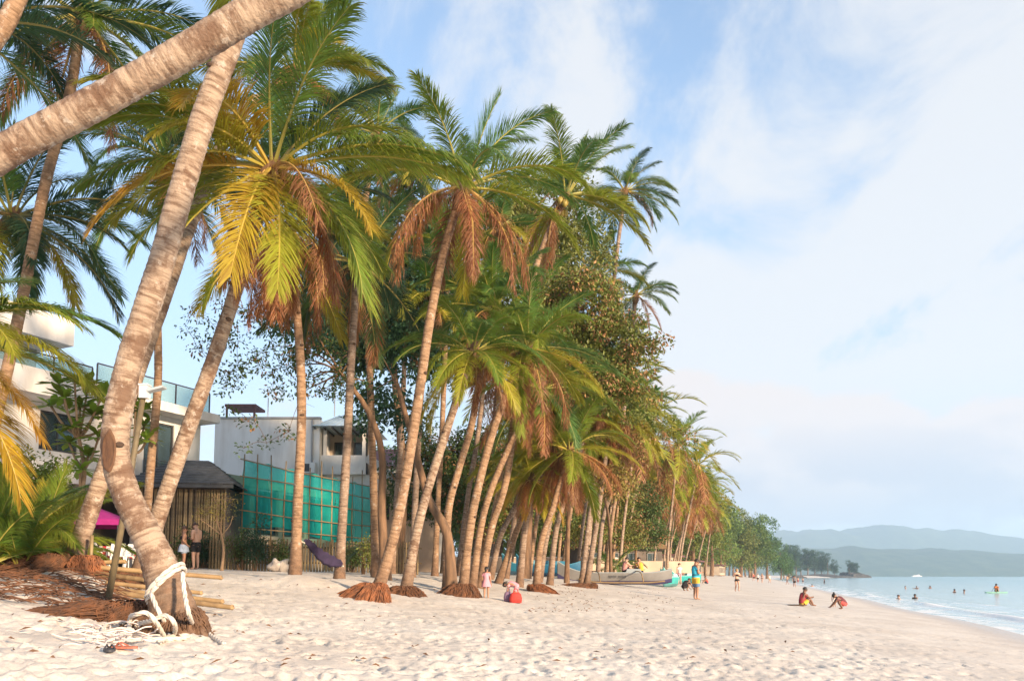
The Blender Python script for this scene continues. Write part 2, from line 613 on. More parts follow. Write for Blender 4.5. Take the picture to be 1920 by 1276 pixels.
FOREST = surf('hill_forest', (0.035, 0.065, 0.025), (0.07, 0.10, 0.04), 0.02, 0.9, 0.6, dist=6.0)
hill('hill_near', 2600, 1300, 150, 3600, [(0, 20), (.16, 75), (.26, 105), (.36, 118), (.46, 104), (.55, 88), (.65, 84), (.75, 95), (.85, 108), (1, 120)], 3, FOREST)
hill('hill_far', 4900, 1900, -400, 6400, [(0, 150), (.2, 270), (.33, 315), (.375, 350), (.41, 325), (.45, 352), (.5, 320), (.56, 285), (.62, 255), (.7, 245), (.78, 215), (.9, 180), (1, 170)], 8, FOREST)

# the air between here and the hills
hz = MB().box((0, 3500, 215), (16000, 9000, 446)).build('haze', None)
tag(hz, kind='stuff')
hm = bpy.data.materials.new('haze_air'); hm.use_nodes = True
hm.node_tree.nodes.clear()
pv = hm.node_tree.nodes.new('ShaderNodeVolumePrincipled')
pv.inputs['Color'].default_value = (0.60, 0.79, 1.0, 1)
pv.inputs['Density'].default_value = 0.00018
pv.inputs['Anisotropy'].default_value = 0.1
ho = hm.node_tree.nodes.new('ShaderNodeOutputMaterial')
hm.node_tree.links.new(pv.outputs[0], ho.inputs['Volume'])
hz.data.materials.append(hm)

# ------------------------------------------------------------------ palms
FROND = leaf_mat('palm_leaflet', attr_tip=True, trans=0.45, rough=0.42, var=0.22)


def rib_material():
    m, nt, b, N, L = mat_base('palm_rib', 0.5)
    oi = N('ShaderNodeObjectInfo')
    mx = N('ShaderNodeMix'); mx.data_type = 'RGBA'; mx.inputs[0].default_value = 0.6
    L(oi.outputs['Color'], mx.inputs[6]); mx.inputs[7].default_value = (0.42, 0.30, 0.07, 1)
    L(mx.outputs[2], b.inputs['Base Color'])
    return m


RIB = rib_material()


def trunk_material(name, c_light, c_dark, c_stain, stain=0.5):
    m, nt, b, N, L = mat_base(name, 0.88)
    uv = N('ShaderNodeUVMap')                      # u round the trunk (metres), v along it (metres)
    mp = N('ShaderNodeMapping'); mp.inputs['Scale'].default_value = (3.0, 16.0, 1)
    L(uv.outputs[0], mp.inputs[0])
    band = noise_node(nt, 1.0, 5, mp.outputs[0], 0.6)
    c = ramp_mix(nt, band, c_dark, c_light, 0.38, 0.54)
    mpr = N('ShaderNodeMapping'); mpr.inputs['Scale'].default_value = (1.1, 13.0, 1)
    L(uv.outputs[0], mpr.inputs[0])
    rl_ = noise_node(nt, 1.0, 2, mpr.outputs[0], .8)
    ml = N('ShaderNodeMix'); ml.data_type = 'RGBA'; ml.blend_type = 'MULTIPLY'; ml.inputs[0].default_value = .5
    L(c, ml.inputs[6]); L(ramp_mix(nt, rl_, (.45, .38, .33), (1, 1, 1), .40, .47), ml.inputs[7]); c = ml.outputs[2]
    g = N('ShaderNodeTexCoord')
    blot = noise_node(nt, 2.3, 6, g.outputs['Object'], 0.68)
    rr = N('ShaderNodeMapRange'); rr.inputs[1].default_value = 0.52; rr.inputs[2].default_value = 0.60; rr.inputs[4].default_value = stain
    L(blot, rr.inputs[0])
    mx = N('ShaderNodeMix'); mx.data_type = 'RGBA'
    L(rr.outputs[0], mx.inputs[0]); L(c, mx.inputs[6]); mx.inputs[7].default_value = (*c_stain, 1)
    lich = noise_node(nt, 7.0, 5, g.outputs['Object'], 0.7)
    r2_ = N('ShaderNodeMapRange'); r2_.inputs[1].default_value = 0.58; r2_.inputs[2].default_value = 0.66; r2_.inputs[4].default_value = 0.65
    L(lich, r2_.inputs[0])
    mx2 = N('ShaderNodeMix'); mx2.data_type = 'RGBA'
    L(r2_.outputs[0], mx2.inputs[0]); L(mx.outputs[2], mx2.inputs[6]); mx2.inputs[7].default_value = (0.50, 0.44, 0.38, 1)
    # brown fibrous collar at the foot
    sv = N('ShaderNodeSeparateXYZ'); L(uv.outputs[0], sv.inputs[0])
    ad0 = N('ShaderNodeMath'); ad0.operation = 'MULTIPLY_ADD'; L(blot, ad0.inputs[0]); ad0.inputs[1].default_value = 1.6; L(sv.outputs[1], ad0.inputs[2])
    fc = N('ShaderNodeMapRange'); fc.interpolation_type = 'SMOOTHSTEP'; fc.inputs[1].default_value = 1.1; fc.inputs[2].default_value = 1.9; fc.inputs[3].default_value = .85; fc.inputs[4].default_value = 0
    L(ad0.outputs[0], fc.inputs[0])
    mx3 = N('ShaderNodeMix'); mx3.data_type = 'RGBA'
    L(fc.outputs[0], mx3.inputs[0]); L(mx2.outputs[2], mx3.inputs[6]); L(ramp_mix(nt, lich, (0.085, 0.05, 0.032), (0.22, 0.13, 0.08), .35, .62), mx3.inputs[7])
    L(mx3.outputs[2], b.inputs['Base Color'])
    ad = N('ShaderNodeMath'); ad.operation = 'ADD'
    L(band, ad.inputs[0]); L(noise_node(nt, 34, 4, g.outputs['Object']), ad.inputs[1])
    bump_node(nt, b, ad.outputs[0], 0.7, 0.02)
    return m


BARK = [trunk_material('palm_bark_pale', (0.38, 0.285, 0.21), (0.20, 0.13, 0.088), (0.13, 0.068, 0.04), 0.8),
        trunk_material('palm_bark_tan', (0.345, 0.22, 0.135), (0.215, 0.13, 0.075), (0.12, 0.07, 0.042), 0.65),
        trunk_material('palm_bark_grey', (0.31, 0.225, 0.17), (0.19, 0.135, 0.10), (0.11, 0.07, 0.048), 0.65)]
ROOT = surf('palm_roots', (0.20, 0.085, 0.04), (0.085, 0.045, 0.028), 9, 0.95, 0.6)
ROOT_RED = surf('palm_roots_orange', (0.34, 0.13, 0.055), (0.15, 0.065, 0.035), 7, 0.95, 0.6)
COCO = surf('coconut_husk', (0.42, 0.24, 0.05), (0.30, 0.24, 0.05), 3, 0.5, 0.15)
NOTCH = surf('bark_scar', (0.055, 0.035, 0.025), (0.10, 0.06, 0.04), 14, 0.95, 0.5)
WOUND = surf('bark_wound', (0.085, 0.042, 0.024), (0.17, 0.09, 0.05), 9, 0.95, 0.7, stretch=(1, 1, .35))
FIBRE = surf('crown_fibre', (0.20, 0.115, 0.055), (0.09, 0.05, 0.03), 12, 0.95, 0.6, stretch=(1, 1, .2))


def frond_mesh(name, elev, bend, seed, dead=False, n=165, length=4.0, segs=4, lw=0.026, droop=None):
    """one feather leaf in its own upright plane (along +X), gravity already in the hang of its leaflets"""
    rg = random.Random(seed)
    e0 = R(elev)
    K = 26
    pts, p = [Vector((0, 0, 0))], Vector((0, 0, 0))
    tw = rg.uniform(-0.25, 0.25)
    tang = []
    for i in range(K):
        s = (i + 0.5) / K
        e = max(e0 - R(bend) * (s ** 1.35), R(-86))
        yaw = tw * s * s
        d = Vector((math.cos(e) * math.cos(yaw), math.cos(e) * math.sin(yaw), math.sin(e)))
        tang.append(d)
        p = p + d * (length / K)
        pts.append(p.copy())
    tang.append(tang[-1])
    mb = MB()
    tip, var = [], []
    rad = [max(0.006, 0.045 * (1 - i / K) ** 1.2 + 0.005) for i in range(K + 1)]
    mb.tube(pts[::2], rad[::2], 5, 1)
    tip += [0.0] * len(mb.v); var += [0.5] * len(mb.v)
    dr = droop if droop is not None else (2.2 if dead else rg.uniform(1.0, 1.7))
    gap = rg.uniform(0.3, 0.8)
    for side in (-1, 1):
        for i in range(n):
            s = 0.17 + 0.83 * (i + rg.uniform(-0.3, 0.3)) / n
            s = min(max(s, 0.15), 0.995)
            if rg.random() < (0.22 if dead else 0.05) or (not dead and mnoise.noise((s * 22, side * 9, seed + 3)) > .42): continue
            k = s * K; k0 = min(int(k), K - 1); f = k - k0
            P = pts[k0].lerp(pts[k0 + 1], f); T = tang[k0].lerp(tang[min(k0 + 1, K)], f).normalized()
            S = T.cross(Vector((0, 0, 1)))
            if S.length < 0.05: S = Vector((0, 1, 0))
            S.normalize(); Nn = S.cross(T).normalized()
            ll = (0.30 + 0.72 * math.sin(PI * min(1, 0.12 + 0.83 * s)) ** 0.8) * length / 4.2 * rg.uniform(0.80, 1.12)
            g1 = mnoise.noise((s * 8, side * 5, seed)); ll *= 1 + .22 * mnoise.noise((s * 14, side * 3, seed + 7))
            a = R(62 - 38 * s + rg.uniform(-9, 9) + 20 * g1); ph = R(rg.uniform(8, 30) if not dead else rg.uniform(-40, 25))
            d0 = T * math.cos(a) + (S * side * math.cos(ph) + Nn * math.sin(ph)) * math.sin(a)
            dd = dr * rg.uniform(0.7, 1.3) * (1 + .7 * g1)
            q = P.copy(); w0 = lw * rg.uniform(0.75, 1.2) * (0.75 if dead else 1)
            vs, tp = [], []
            brown = max(0.0, rg.random() - 0.72) * 1.6 + max(0, s - 0.88) * 1.5 if not dead else rg.uniform(0, 0.7)
            for j in range(segs + 1):
                t = j / segs
                d = (d0 + Vector((0, 0, -1)) * dd * t ** 1.3 * 0.75).normalized()
                if dead: d = (d + Vector((rg.uniform(-.22, .22), rg.uniform(-.22, .22), 0))).normalized()
                wv = T - d * T.dot(d)
                if wv.length < 1e-3: wv = Nn
                wv.normalize()
                w = w0 * (0.5, 1.0, 0.95, 0.65, 0.0)[min(4, int(round(t * 4)))] / 2
                vs.append(q + wv * w); vs.append(q - wv * w)
                tt = min(1.0, max(0.0, (t - 0.55) * 1.1) * (0.35 + brown * 1.4) + brown * 0.35)
                tp += [tt, tt]
                q = q + d * (ll / segs)
            mb.add(vs, [(2 * j, 2 * j + 1, 2 * j + 3, 2 * j + 2) for j in range(segs)], 0)
            tip += tp; var += [rg.random()] * len(vs)
    me = mb.mesh(name)
    for nm, dat in (('tip', tip), ('leafvar', var)):
        a_ = me.attributes.new(nm, 'FLOAT', 'POINT'); a_.data.foreach_set('value', dat)
    me.materials.append(FROND); me.materials.append(RIB)
    return me


LIB = {}
for key, el, bd, cnt in (('up', 82, 22, 4), ('rise', 64, 52, 5), ('arch', 40, 82, 6), ('flat', 16, 70, 6), ('low', -12, 52, 5), ('hang', -38, 42, 5)):
    LIB[key] = [frond_mesh('frond', el + dx * 4, bd + dx * 6, 100 + dx * 7 + int(el), droop=None if key != 'up' else 0.5) for dx in range(-(cnt // 2), cnt - cnt // 2)]
LIB['long'] = [frond_mesh('frond', 9 + 3 * k, 42 + 4 * k, 830 + k, length=4.5, droop=2.6) for k in range(3)]
LIB['dead'] = [frond_mesh('dead_frond', -14 - 9 * k, 62, 900 + k, dead=True, n=135, length=3.9 - 0.15 * k) for k in range(7)]
LIB['far'] = {}
for key, el, bd, cnt in (('up', 80, 25, 2), ('rise', 62, 55, 3), ('arch', 38, 85, 3), ('flat', 14, 72, 3), ('low', -14, 52, 2), ('hang', -40, 40, 2), ('dead', -58, 30, 2)):
    LIB['far'][key] = [frond_mesh('frond', el + 5 * k, bd, 500 + k * 3 + int(el), dead=(key == 'dead'), n=40, segs=2, lw=0.08, droop=None if key == 'dead' else .75) for k in range(cnt)]

GREEN = [(0.165, 0.265, 0.042), (0.12, 0.24, 0.05), (0.20, 0.285, 0.04), (0.11, 0.225, 0.06)]
LIME = [(0.33, 0.345, 0.038), (0.265, 0.33, 0.04), (0.40, 0.36, 0.04)]
GOLD = [(0.50, 0.34, 0.04), (0.42, 0.31, 0.035), (0.52, 0.31, 0.045)]
DARK = [(0.058, 0.135, 0.062), (0.048, 0.115, 0.062), (0.072, 0.145, 0.052)]  # dark greens with the teal cast of skylit shade mixed into the colour
BROWN = [(0.40, 0.165, 0.075), (0.34, 0.17, 0.09), (0.46, 0.22, 0.11), (0.29, 0.13, 0.07)]


FS = 0.79


def add_frond(parent, c, key, az, col, rg, scale=1.0, far=False, name='frond', tilt=0.0):
    lib = LIB['far'][key] if far else LIB[key]
    o = link(name, rg.choice(lib), parent=parent)
    o.location = Vector(c) + Vector((math.cos(az), math.sin(az), 0)) * 0.07
    o.rotation_euler = (rg.uniform(-0.22, 0.22) + tilt, 0, az)
    s = scale * FS * rg.uniform(0.9, 1.08) * {'up': .74, 'rise': .88}.get(key, 1.0)
    o.scale = (s, s, s)
    o.color = (*col, 1)
    return o


TK = 0.84


def trunk_mesh(pts, r0, r1, seed, step=0.03, sides=16, flare=0.5, flare_len=0.7, scar=0.085):
    pts, Ltot = even(catmull(pts, 60), step)
    rg = random.Random(seed)
    mb = MB(); n = len(pts)
    up = Vector((1, 0, 0)); vs = []; uvv = []
    ph = rg.uniform(0, 9)
    for i, p in enumerate(pts):
        t = (pts[min(i + 1, n - 1)] - pts[max(i - 1, 0)]).normalized()
        up = (up - t * up.dot(t)).normalized(); sd = t.cross(up)
        l = Ltot * i / (n - 1)
        r = (r0 + (r1 - r0) * (l / Ltot) ** 0.75) * TK
        r *= 1 + flare * math.exp(-l / flare_len * 1.6)
        r *= 1 + 0.05 * mnoise.noise((l * 0.9, ph, 0)) + 0.035 * mnoise.noise((l * 3.1, ph, 4))
        fr = ((l / scar + 0.8 * mnoise.noise((l * 1.7, ph, 7))) % 1.0)
        r *= 1 + (0.055 * (1 - fr) - 0.02) if step < 0.05 else 1
        for j in range(sides):
            a = 2 * PI * j / sides
            k = 1 + 0.05 * mnoise.noise((math.cos(a) * 1.3, math.sin(a) * 1.3 + ph, l * 1.6)) + 0.02 * mnoise.noise((math.cos(a) * 4, math.sin(a) * 4, l * 9 + ph))
            vs.append(p + (up * math.cos(a) + sd * math.sin(a)) * r * k)
            uvv.append((a / (2 * PI) * 0.9, l))
    fs = [(i * sides + j, i * sides + (j + 1) % sides, (i + 1) * sides + (j + 1) % sides, (i + 1) * sides + j) for i in range(n - 1) for j in range(sides)]
    fs.append(tuple((n - 1) * sides + j for j in range(sides)))
    mb.add(vs, fs)
    me = mb.mesh('trunk')
    uv = me.uv_layers.new(name='UVMap')
    li = np.empty(len(me.loops), np.int32); me.loops.foreach_get('vertex_index', li)
    U = np.array(uvv)[li]
    # close the seam: the last column wraps past the end
    U = U.reshape(-1, 2)
    for poly in me.polygons:
        if poly.loop_total == 4:
            ls = poly.loop_start
            q = U[ls:ls + 4, 0]
            if q.max() - q.min() > 0.5: U[ls:ls + 4, 0] = np.where(q < 0.45, q + 0.9, q)
    uv.data.foreach_set('uv', U.ravel())
    return me, pts


def root_mass(parent, c, rx, ry, h, seed, strands=170, side=(0, 0), name='root_mass', mat=None, local=Vector((0, 0, 0))):
    """fibrous boss of roots at a palm's foot: a rough mound wrapped in hundreds of thin roots"""
    rg = random.Random(seed)
    mb = MB()
    c = Vector(c)

    def surf_p(a, t):
        # t: 0 at top .. 1 at the sand
        nz = mnoise.noise((math.cos(a) * 1.6, math.sin(a) * 1.6, seed)) + .5 * mnoise.noise((math.cos(a) * 4, math.sin(a) * 4, seed + t * 2))
        k = 0.30 + 0.70 * min(1, t) ** 1.05 + max(0, t - 1) * 1.2
        k *= 1 + 0.6 * nz * t
        x = math.cos(a) * rx * k + side[0] * t * t * (1 + nz); y = math.sin(a) * ry * k + side[1] * t * t
        wx, wy = c.x + x, c.y + y
        g = gz(wx, wy) - 0.03 - .16 * max(0, nz + .1)
        top = c.z + h * .8
        f = min(1, t) ** 1.7
        return Vector((wx, wy, top + (g - top) * f + .05 * nz * math.sin(min(1, t) * PI)))
    nu, nv = 26, 8
    vs = [surf_p(2 * PI * j / nu, i / nv) + Vector((0, 0, rg.uniform(-0.015, 0.015))) for i in range(nv + 1) for j in range(nu)]
    mb.add(vs, [(i * nu + j, (i + 1) * nu + j, (i + 1) * nu + (j + 1) % nu, i * nu + (j + 1) % nu) for i in range(nv) for j in range(nu)])
    for k in range(strands):
        a = rg.uniform(0, 2 * PI); t0 = rg.uniform(0, 0.55); t1 = min(1.3, t0 + rg.uniform(0.35, 0.95)); da = rg.uniform(-0.6, 0.6)
        ln = []
        for j in range(5):
            f = j / 4
            q = surf_p(a + da * f, t0 + (t1 - t0) * f)
            ln.append(q + Vector((math.cos(a), math.sin(a), 0.6)) * (0.012 + 0.02 * rg.random()) + Vector((rg.uniform(-.02, .02), rg.uniform(-.02, .02), 0)))
        r = rg.uniform(0.004, 0.011)
        mb.tube(ln, [r, r, r, r * 0.8, r * 0.4], 4, 0, caps=False)
    o = mb.build(name, mat or ROOT, parent, smooth=True)
    o.location = -local
    return o


def crown(root, c, rg, spec, scale=1.0, far=False, pal=None, dead=0, n=22, wind=0.0):
    """spec: explicit fronds [(kind, azimuth deg, colour list)], then a golden-angle filling of n more"""
    for (key, az, col) in spec:
        add_frond(root, c, key, R(az), rg.choice(col), rg, scale, far)
    pal = pal or [GREEN, GREEN, LIME]
    a0 = rg.uniform(0, 6)
    for i in range(n):
        t = (i + 0.5) / n
        key = 'up' if t < .10 else 'rise' if t < .30 else 'arch' if t < .56 else 'flat' if t < .76 else 'low' if t < .9 else 'hang'
        col = rg.choice(pal[min(len(pal) - 1, int(t * len(pal)))])
        add_frond(root, c, key, a0 + i * 2.39996 + rg.uniform(-.25, .25), col, rg, scale * (0.8 if t < .1 else 1), far)
    for i in range(dead):
        add_frond(root, c, 'dead', rg.uniform(0, 2 * PI), rg.choice(BROWN), rg, scale, far, 'dead_frond')


def palm(label, path, d, r0, r1, seed, group=None, bark=0, spec=(), n=22, scale=1.0, pal=None, dead=3, nuts=0, roots=None,
         depths=None, far=False, crown_at=None, base=None, step=0.03, cat='palm', flare=0.5, notches=0, name='coconut_palm'):
    rg = random.Random(seed)
    ds = depths or [d] * len(path)
    P = [at(px, py, dd) for (px, py), dd in zip(path, ds)]
    if base is not None: P.insert(0, Vector(base))
    b = P[0]; b.z = gz(b.x, b.y) - 0.12
    root = empty(name, (b.x, b.y, b.z + 0.12), 0, label, cat, group)
    o0 = root.location.copy()
    P = [p - o0 for p in P]
    me, pts = trunk_mesh(P, r0, r1, seed, step=step, sides=16 if step < 0.05 else 9, flare=flare)
    link('trunk', me, BARK[bark], root, smooth=True)
    c = P[-1]
    # fibrous sheath where the leaves leave the trunk
    mb = MB(); t = (pts[-1] - pts[-3]).normalized()
    q0 = c - t * 0.45
    mb.tube([q0, c - t * .2, c + t * .12, c + t * .4], [r1 * 1.0, r1 * 1.5, r1 * 1.55, r1 * .5], 9)
    if not far:
        for k in range(26):
            a = rg.uniform(0, 6.28); v = Vector((math.cos(a), math.sin(a), 0))
            mb.tube([c + v * r1 * 1.3 + t * rg.uniform(-.3, .1), c + v * (r1 * 2 + .12) + Vector((0, 0, -.15)), c + v * (r1 * 2 + .2) + Vector((0, 0, -rg.uniform(.3, .8)))], [.014, .01, .004], 3)
    mb.build('crown_sheath', FIBRE, root, smooth=True)
    crown(root, c + t * 0.12, rg, spec, scale, far, pal, dead, n)
    for k in range(nuts):
        a = rg.uniform(0, 6.28)
        e = MB().ell((0, 0, 0), (0.105, 0.105, 0.135), 8, 6)
        link('coconut', e.mesh('coconut'), COCO, root, c + Vector((math.cos(a) * .28, math.sin(a) * .28, rg.uniform(-.42, -.1))), smooth=True)
    if roots:
        root_mass(root, o0 + Vector(roots.get('off', (0, 0, 0))), roots['rx'], roots.get('ry', roots['rx']), roots['h'], seed + 5, roots.get('n', 170), roots.get('side', (0, 0)), mat=roots.get('mat'), local=o0)
    for k in range(notches):
        i = int(len(pts) * rg.uniform(.12, .8)); p = pts[i]; t = (pts[min(i + 1, len(pts) - 1)] - p).normalized()
        a = Vector((rg.choice((-1, 1)) * rg.uniform(.3, 1), -0.8, 0)); a = (a - t * a.dot(t)).normalized()
        rr = r0 + (r1 - r0) * (i / len(pts)) ** .75
        M = Matrix((t.cross(a), a, t)).transposed()
        nb = MB().ell(p + a * rr * 0.97, (0.05, 0.022, 0.032), 8, 5, rot=M)
        nb.build('bark_notch', NOTCH, root, smooth=True)
    return root


FRONT = 'coconut palms along the front of the beach'
# the thick leaning trunk across the upper corner; its crown is out of the picture
T1 = palm('thick leaning palm trunk crossing the upper corner diagonally', [(-380, 560), (-120, 372), (0, 290), (230, 165), (440, 42), (640, -90), (900, -420), (1050, -900), (1120, -1500)], 5.8, 0.15, 0.135, 11, bark=0,
          base=(-9.4, 5.6, 0), n=14, dead=0, notches=0)
T2 = palm('palm with swept pale trunk, bark wound and white rope tied round its foot', [(335, 1185), (318, 1120), (283, 1020), (238, 930), (217, 850), (222, 770), (248, 660), (300, 500), (345, 340), (385, 210), (440, 60), (525, -190), (612, -500)], 9.0, 0.195, 0.142, 12, bark=0,
          spec=[('dead', -80, BROWN), ('dead', -110, BROWN), ('dead', -60, BROWN), ('dead', -130, BROWN), ('dead', 200, BROWN), ('dead', -20, BROWN), ('dead', -90, BROWN), ('low', -12, GREEN)], n=6, dead=5, flare=1.5, notches=3, scale=1.1)
T3 = palm('palm whose trunk rises behind the swept palm from an orange root boss', [(125, 1098), (160, 985), (198, 872), (250, 720), (315, 540), (372, 380), (430, 240), (500, 175), (545, 140)], 12.6, 0.16, 0.12, 13, bark=0, depths=[12.6, 12.7, 12.8, 13.2, 13.8, 14.5, 15.3, 16, 16.5],
          spec=[('up', 60, LIME), ('rise', -30, GREEN), ('arch', 0, GREEN), ('flat', -45, LIME), ('arch', -70, LIME), ('arch', 30, GREEN)], n=13, pal=[GREEN, LIME, LIME], dead=3, notches=2, scale=.74)
P1 = palm('palm with big golden green crown, yellow frond hanging down its front', [(250, 1122), (298, 965), (350, 812), (408, 650), (452, 510), (478, 415), (505, 330)], 13.0, 0.165, 0.125, 14, bark=0,
          spec=[('long', -6, LIME), ('long', -14, GREEN), ('long', 188, GREEN), ('flat', 176, LIME), ('hang', -78, GOLD), ('hang', -58, LIME), ('low', -33, GOLD), ('hang', -25, LIME), ('flat', -95, GOLD), ('low', -120, LIME),
                ('hang', 205, LIME), ('low', 222, GOLD), ('rise', 8, GREEN), ('rise', -10, DARK), ('up', 120, GREEN), ('rise', 175, LIME), ('rise', -70, GREEN), ('arch', 205, LIME), ('arch', -130, LIME), ('dead', -60, BROWN), ('dead', -110, BROWN), ('dead', 230, BROWN)],
          n=10, pal=[GREEN, LIME, GREEN], dead=4, nuts=5, notches=2, scale=0.96)
palm('slim grey palm trunk standing just behind the lamp post', [(268, 1035), (282, 880), (296, 720), (296, 600), (300, 450), (308, 310)], 21, 0.135, 0.11, 15, bark=1, n=22, pal=[DARK, DARK, GREEN], dead=5, nuts=6, scale=1.0)
palm('dark crowned palm with curved trunk behind the thick diagonal trunk', [(-55, 1030), (-25, 860), (12, 700), (42, 560), (86, 340), (130, 180), (152, 40)], 16, 0.15, 0.115, 16, bark=1,
     n=20, pal=[DARK, DARK, GREEN], dead=4, nuts=6, notches=2)
palm('palm at the picture edge with drooping dark fronds and coconuts', [(-120, 1060), (-110, 800), (-60, 560), (18, 415)], 18, 0.15, 0.115, 17, bark=1, n=18, pal=[DARK, GREEN, DARK],
     spec=[('low', -15, DARK), ('hang', -20, LIME), ('low', -50, DARK), ('hang', -40, DARK), ('arch', 10, DARK), ('hang', -80, LIME)], dead=3, nuts=7)
palm('palm trunk cutting the top corner with its crown above the frame', [(-260, 420), (-60, 140), (0, 62), (36, -10), (120, -220), (180, -520)], 9.5, 0.15, 0.12, 18, base=(-9.2, 9.2, 0), bark=1, n=12, dead=0)
palm('palm beyond the picture edge reaching in with dark green fronds', [(-330, 1050), (-260, 700), (-150, 300), (-75, 60)], 13.5, 0.15, 0.12, 19, bark=2, n=16, pal=[DARK, DARK, GREEN], dead=1, base=None)
palm('short palm beyond the picture edge with orange drooping fronds', [(-250, 1060), (-210, 880), (-150, 650)], 11, 0.15, 0.12, 20, bark=1, n=10, pal=[GREEN, LIME, GOLD],
     spec=[('low', -8, GOLD), ('hang', -15, GOLD), ('flat', -5, LIME), ('arch', 0, GREEN), ('low', -40, GOLD), ('flat', -30, LIME)], dead=1, scale=.86)
palm('straight pinkish palm trunk in front of the green netting', [(553, 1075), (559, 930), (565, 800), (564, 690), (557, 590), (548, 500), (543, 440)], 19, 0.15, 0.115, 21, FRONT, 1, n=15, pal=[GREEN, DARK, LIME], dead=10, notches=4,
     spec=[('dead', -90, BROWN), ('dead', -60, BROWN), ('dead', -120, BROWN)])
palm('straight orange lit palm trunk beside the purple sling', [(636, 1076), (643, 960), (651, 830), (658, 690), (664, 590), (670, 500)], 21, 0.15, 0.115, 22, FRONT, 2, n=22, pal=[DARK, DARK, DARK], dead=4, notches=4)
palm('tall palm behind the golden crown with a bunch of coconuts', [(705, 1064), (700, 900), (690, 600), (682, 430), (690, 340), (705, 255)], 25, 0.15, 0.115, 23, FRONT, 1, n=17, pal=[GREEN, GREEN, DARK], dead=2, nuts=9, scale=.85)
P2 = palm('curved palm on a round orange root ball with russet dead fronds', [(700, 1108), (737, 1010), (765, 870), (787, 730), (808, 590), (835, 460), (866, 362)], 16.7, 0.15, 0.105, 24, FRONT, 1,
          spec=[('dead', -95, BROWN), ('dead', -70, BROWN), ('dead', -30, BROWN), ('dead', -130, BROWN), ('dead', -150, BROWN), ('dead', -10, BROWN), ('low', -12, LIME), ('flat', -20, LIME), ('rise', 30, GREEN), ('up', 0, GREEN), ('rise', -15, GREEN), ('arch', 175, LIME), ('arch', 200, GREEN)],
          n=7, pal=[GREEN, GREEN, LIME], dead=4, roots=dict(rx=0.5, ry=.55, h=0.42, mat=ROOT_RED, n=260, side=(-.16, -.1)), notches=3, scale=0.9)
P6 = palm('low palm with a wide star of fresh green fronds', [(758, 1092), (783, 990), (806, 905), (838, 805), (866, 720), (884, 668)], 19, 0.15, 0.11, 25, FRONT, 0,
          spec=[('flat', -2, GREEN), ('low', -20, LIME), ('hang', -50, LIME), ('hang', -95, LIME), ('low', -130, LIME), ('flat', 190, GREEN), ('arch', 178, GREEN), ('arch', 10, GREEN), ('arch', -60, GREEN), ('hang', 215, LIME), ('low', -70, GREEN)], n=12, pal=[GREEN, GREEN, LIME], dead=4, scale=0.66, roots=dict(rx=.5, h=.25), notches=3)
palm('slim palm leaning beside the forked brown trunk', [(838, 1078), (840, 965), (860, 880), (884, 797), (905, 680), (925, 590)], 23, 0.14, 0.11, 26, FRONT, 1, n=24, pal=[GREEN, GREEN, GREEN], dead=4, scale=0.85, notches=2)
palm('palm on a dark shaggy root mass behind the girl in pink', [(866, 1102), (880, 1000), (895, 920), (926, 803), (960, 715), (985, 660)], 21, 0.145, 0.11, 27, FRONT, 1, n=22, pal=[GREEN, GREEN, LIME], dead=7, scale=0.8, roots=dict(rx=.55, ry=.5, h=.4, n=240, side=(-.12, 0)), notches=3)
palm('golden lit palm trunk directly behind the girl in pink', [(884, 1072), (907, 963), (946, 856), (985, 780), (1010, 735)], 25, 0.14, 0.11, 28, FRONT, 1, n=20, pal=[GREEN, LIME, GREEN], dead=8, scale=0.85, notches=2)
palm('tall palm with upswept crown over the middle of the grove', [(898, 1076), (921, 992), (953, 879), (978, 640), (1008, 490), (1058, 372)], 25.5, 0.15, 0.11, 29, FRONT, 1, spec=[('up', 90, GREEN), ('up', 0, GREEN), ('rise', 10, GREEN), ('rise', -40, GREEN), ('rise', 60, GREEN), ('low', -15, LIME), ('low', -30, LIME)], n=10, pal=[GREEN, GREEN, LIME], dead=4, nuts=6)
palm('slim palm leaning over the blue tarpaulin', [(918, 1060), (938, 1006), (965, 950), (1000, 862)], 31, 0.14, 0.11, 30, FRONT, 2, n=20, dead=9, scale=0.9, pal=[GREEN, LIME, LIME])
palm('dark leaning palm between the girl and the blue tarpaulin', [(933, 1072), (969, 994), (1000, 925), (1035, 835)], 29, 0.15, 0.11, 31, FRONT, 1, n=20, dead=9, scale=0.85, pal=[GREEN, LIME, GREEN])
palm('short grey palm with yellow hanging fronds', [(973, 1072), (982, 1010), (990, 955), (995, 905)], 28.5, 0.15, 0.12, 32, FRONT, 2, spec=[('hang', -40, LIME), ('hang', -20, GOLD), ('hang', -70, LIME), ('low', 0, LIME)], n=10, dead=3, scale=0.62, pal=[LIME, LIME, GOLD])
palm('palm on a spreading orange root foot beside the bending person', [(1004, 1086), (1014, 1020), (1040, 940), (1066, 850)], 27, 0.14, 0.11, 33, FRONT, 1, n=18, dead=9, scale=0.8, pal=[GREEN, LIME, LIME], roots=dict(rx=.5, ry=.6, h=.3, mat=ROOT_RED, n=200, side=(.25, 0)))
palm('pale palm crossing its twin in front of the blue boat', [(1030, 1076), (1045, 983), (1079, 876), (1100, 800), (1118, 735)], 33, 0.15, 0.11, 34, FRONT, 2, n=20, dead=9, scale=0.9, pal=[GREEN, LIME, GREEN])
palm('twin palm crossing behind the pale one near the blue boat', [(1010, 1070), (1031, 978), (1065, 873), (1082, 790)], 34.5, 0.15, 0.11, 35, FRONT, 2, n=20, dead=8, scale=0.9, pal=[GREEN, LIME, GREEN])
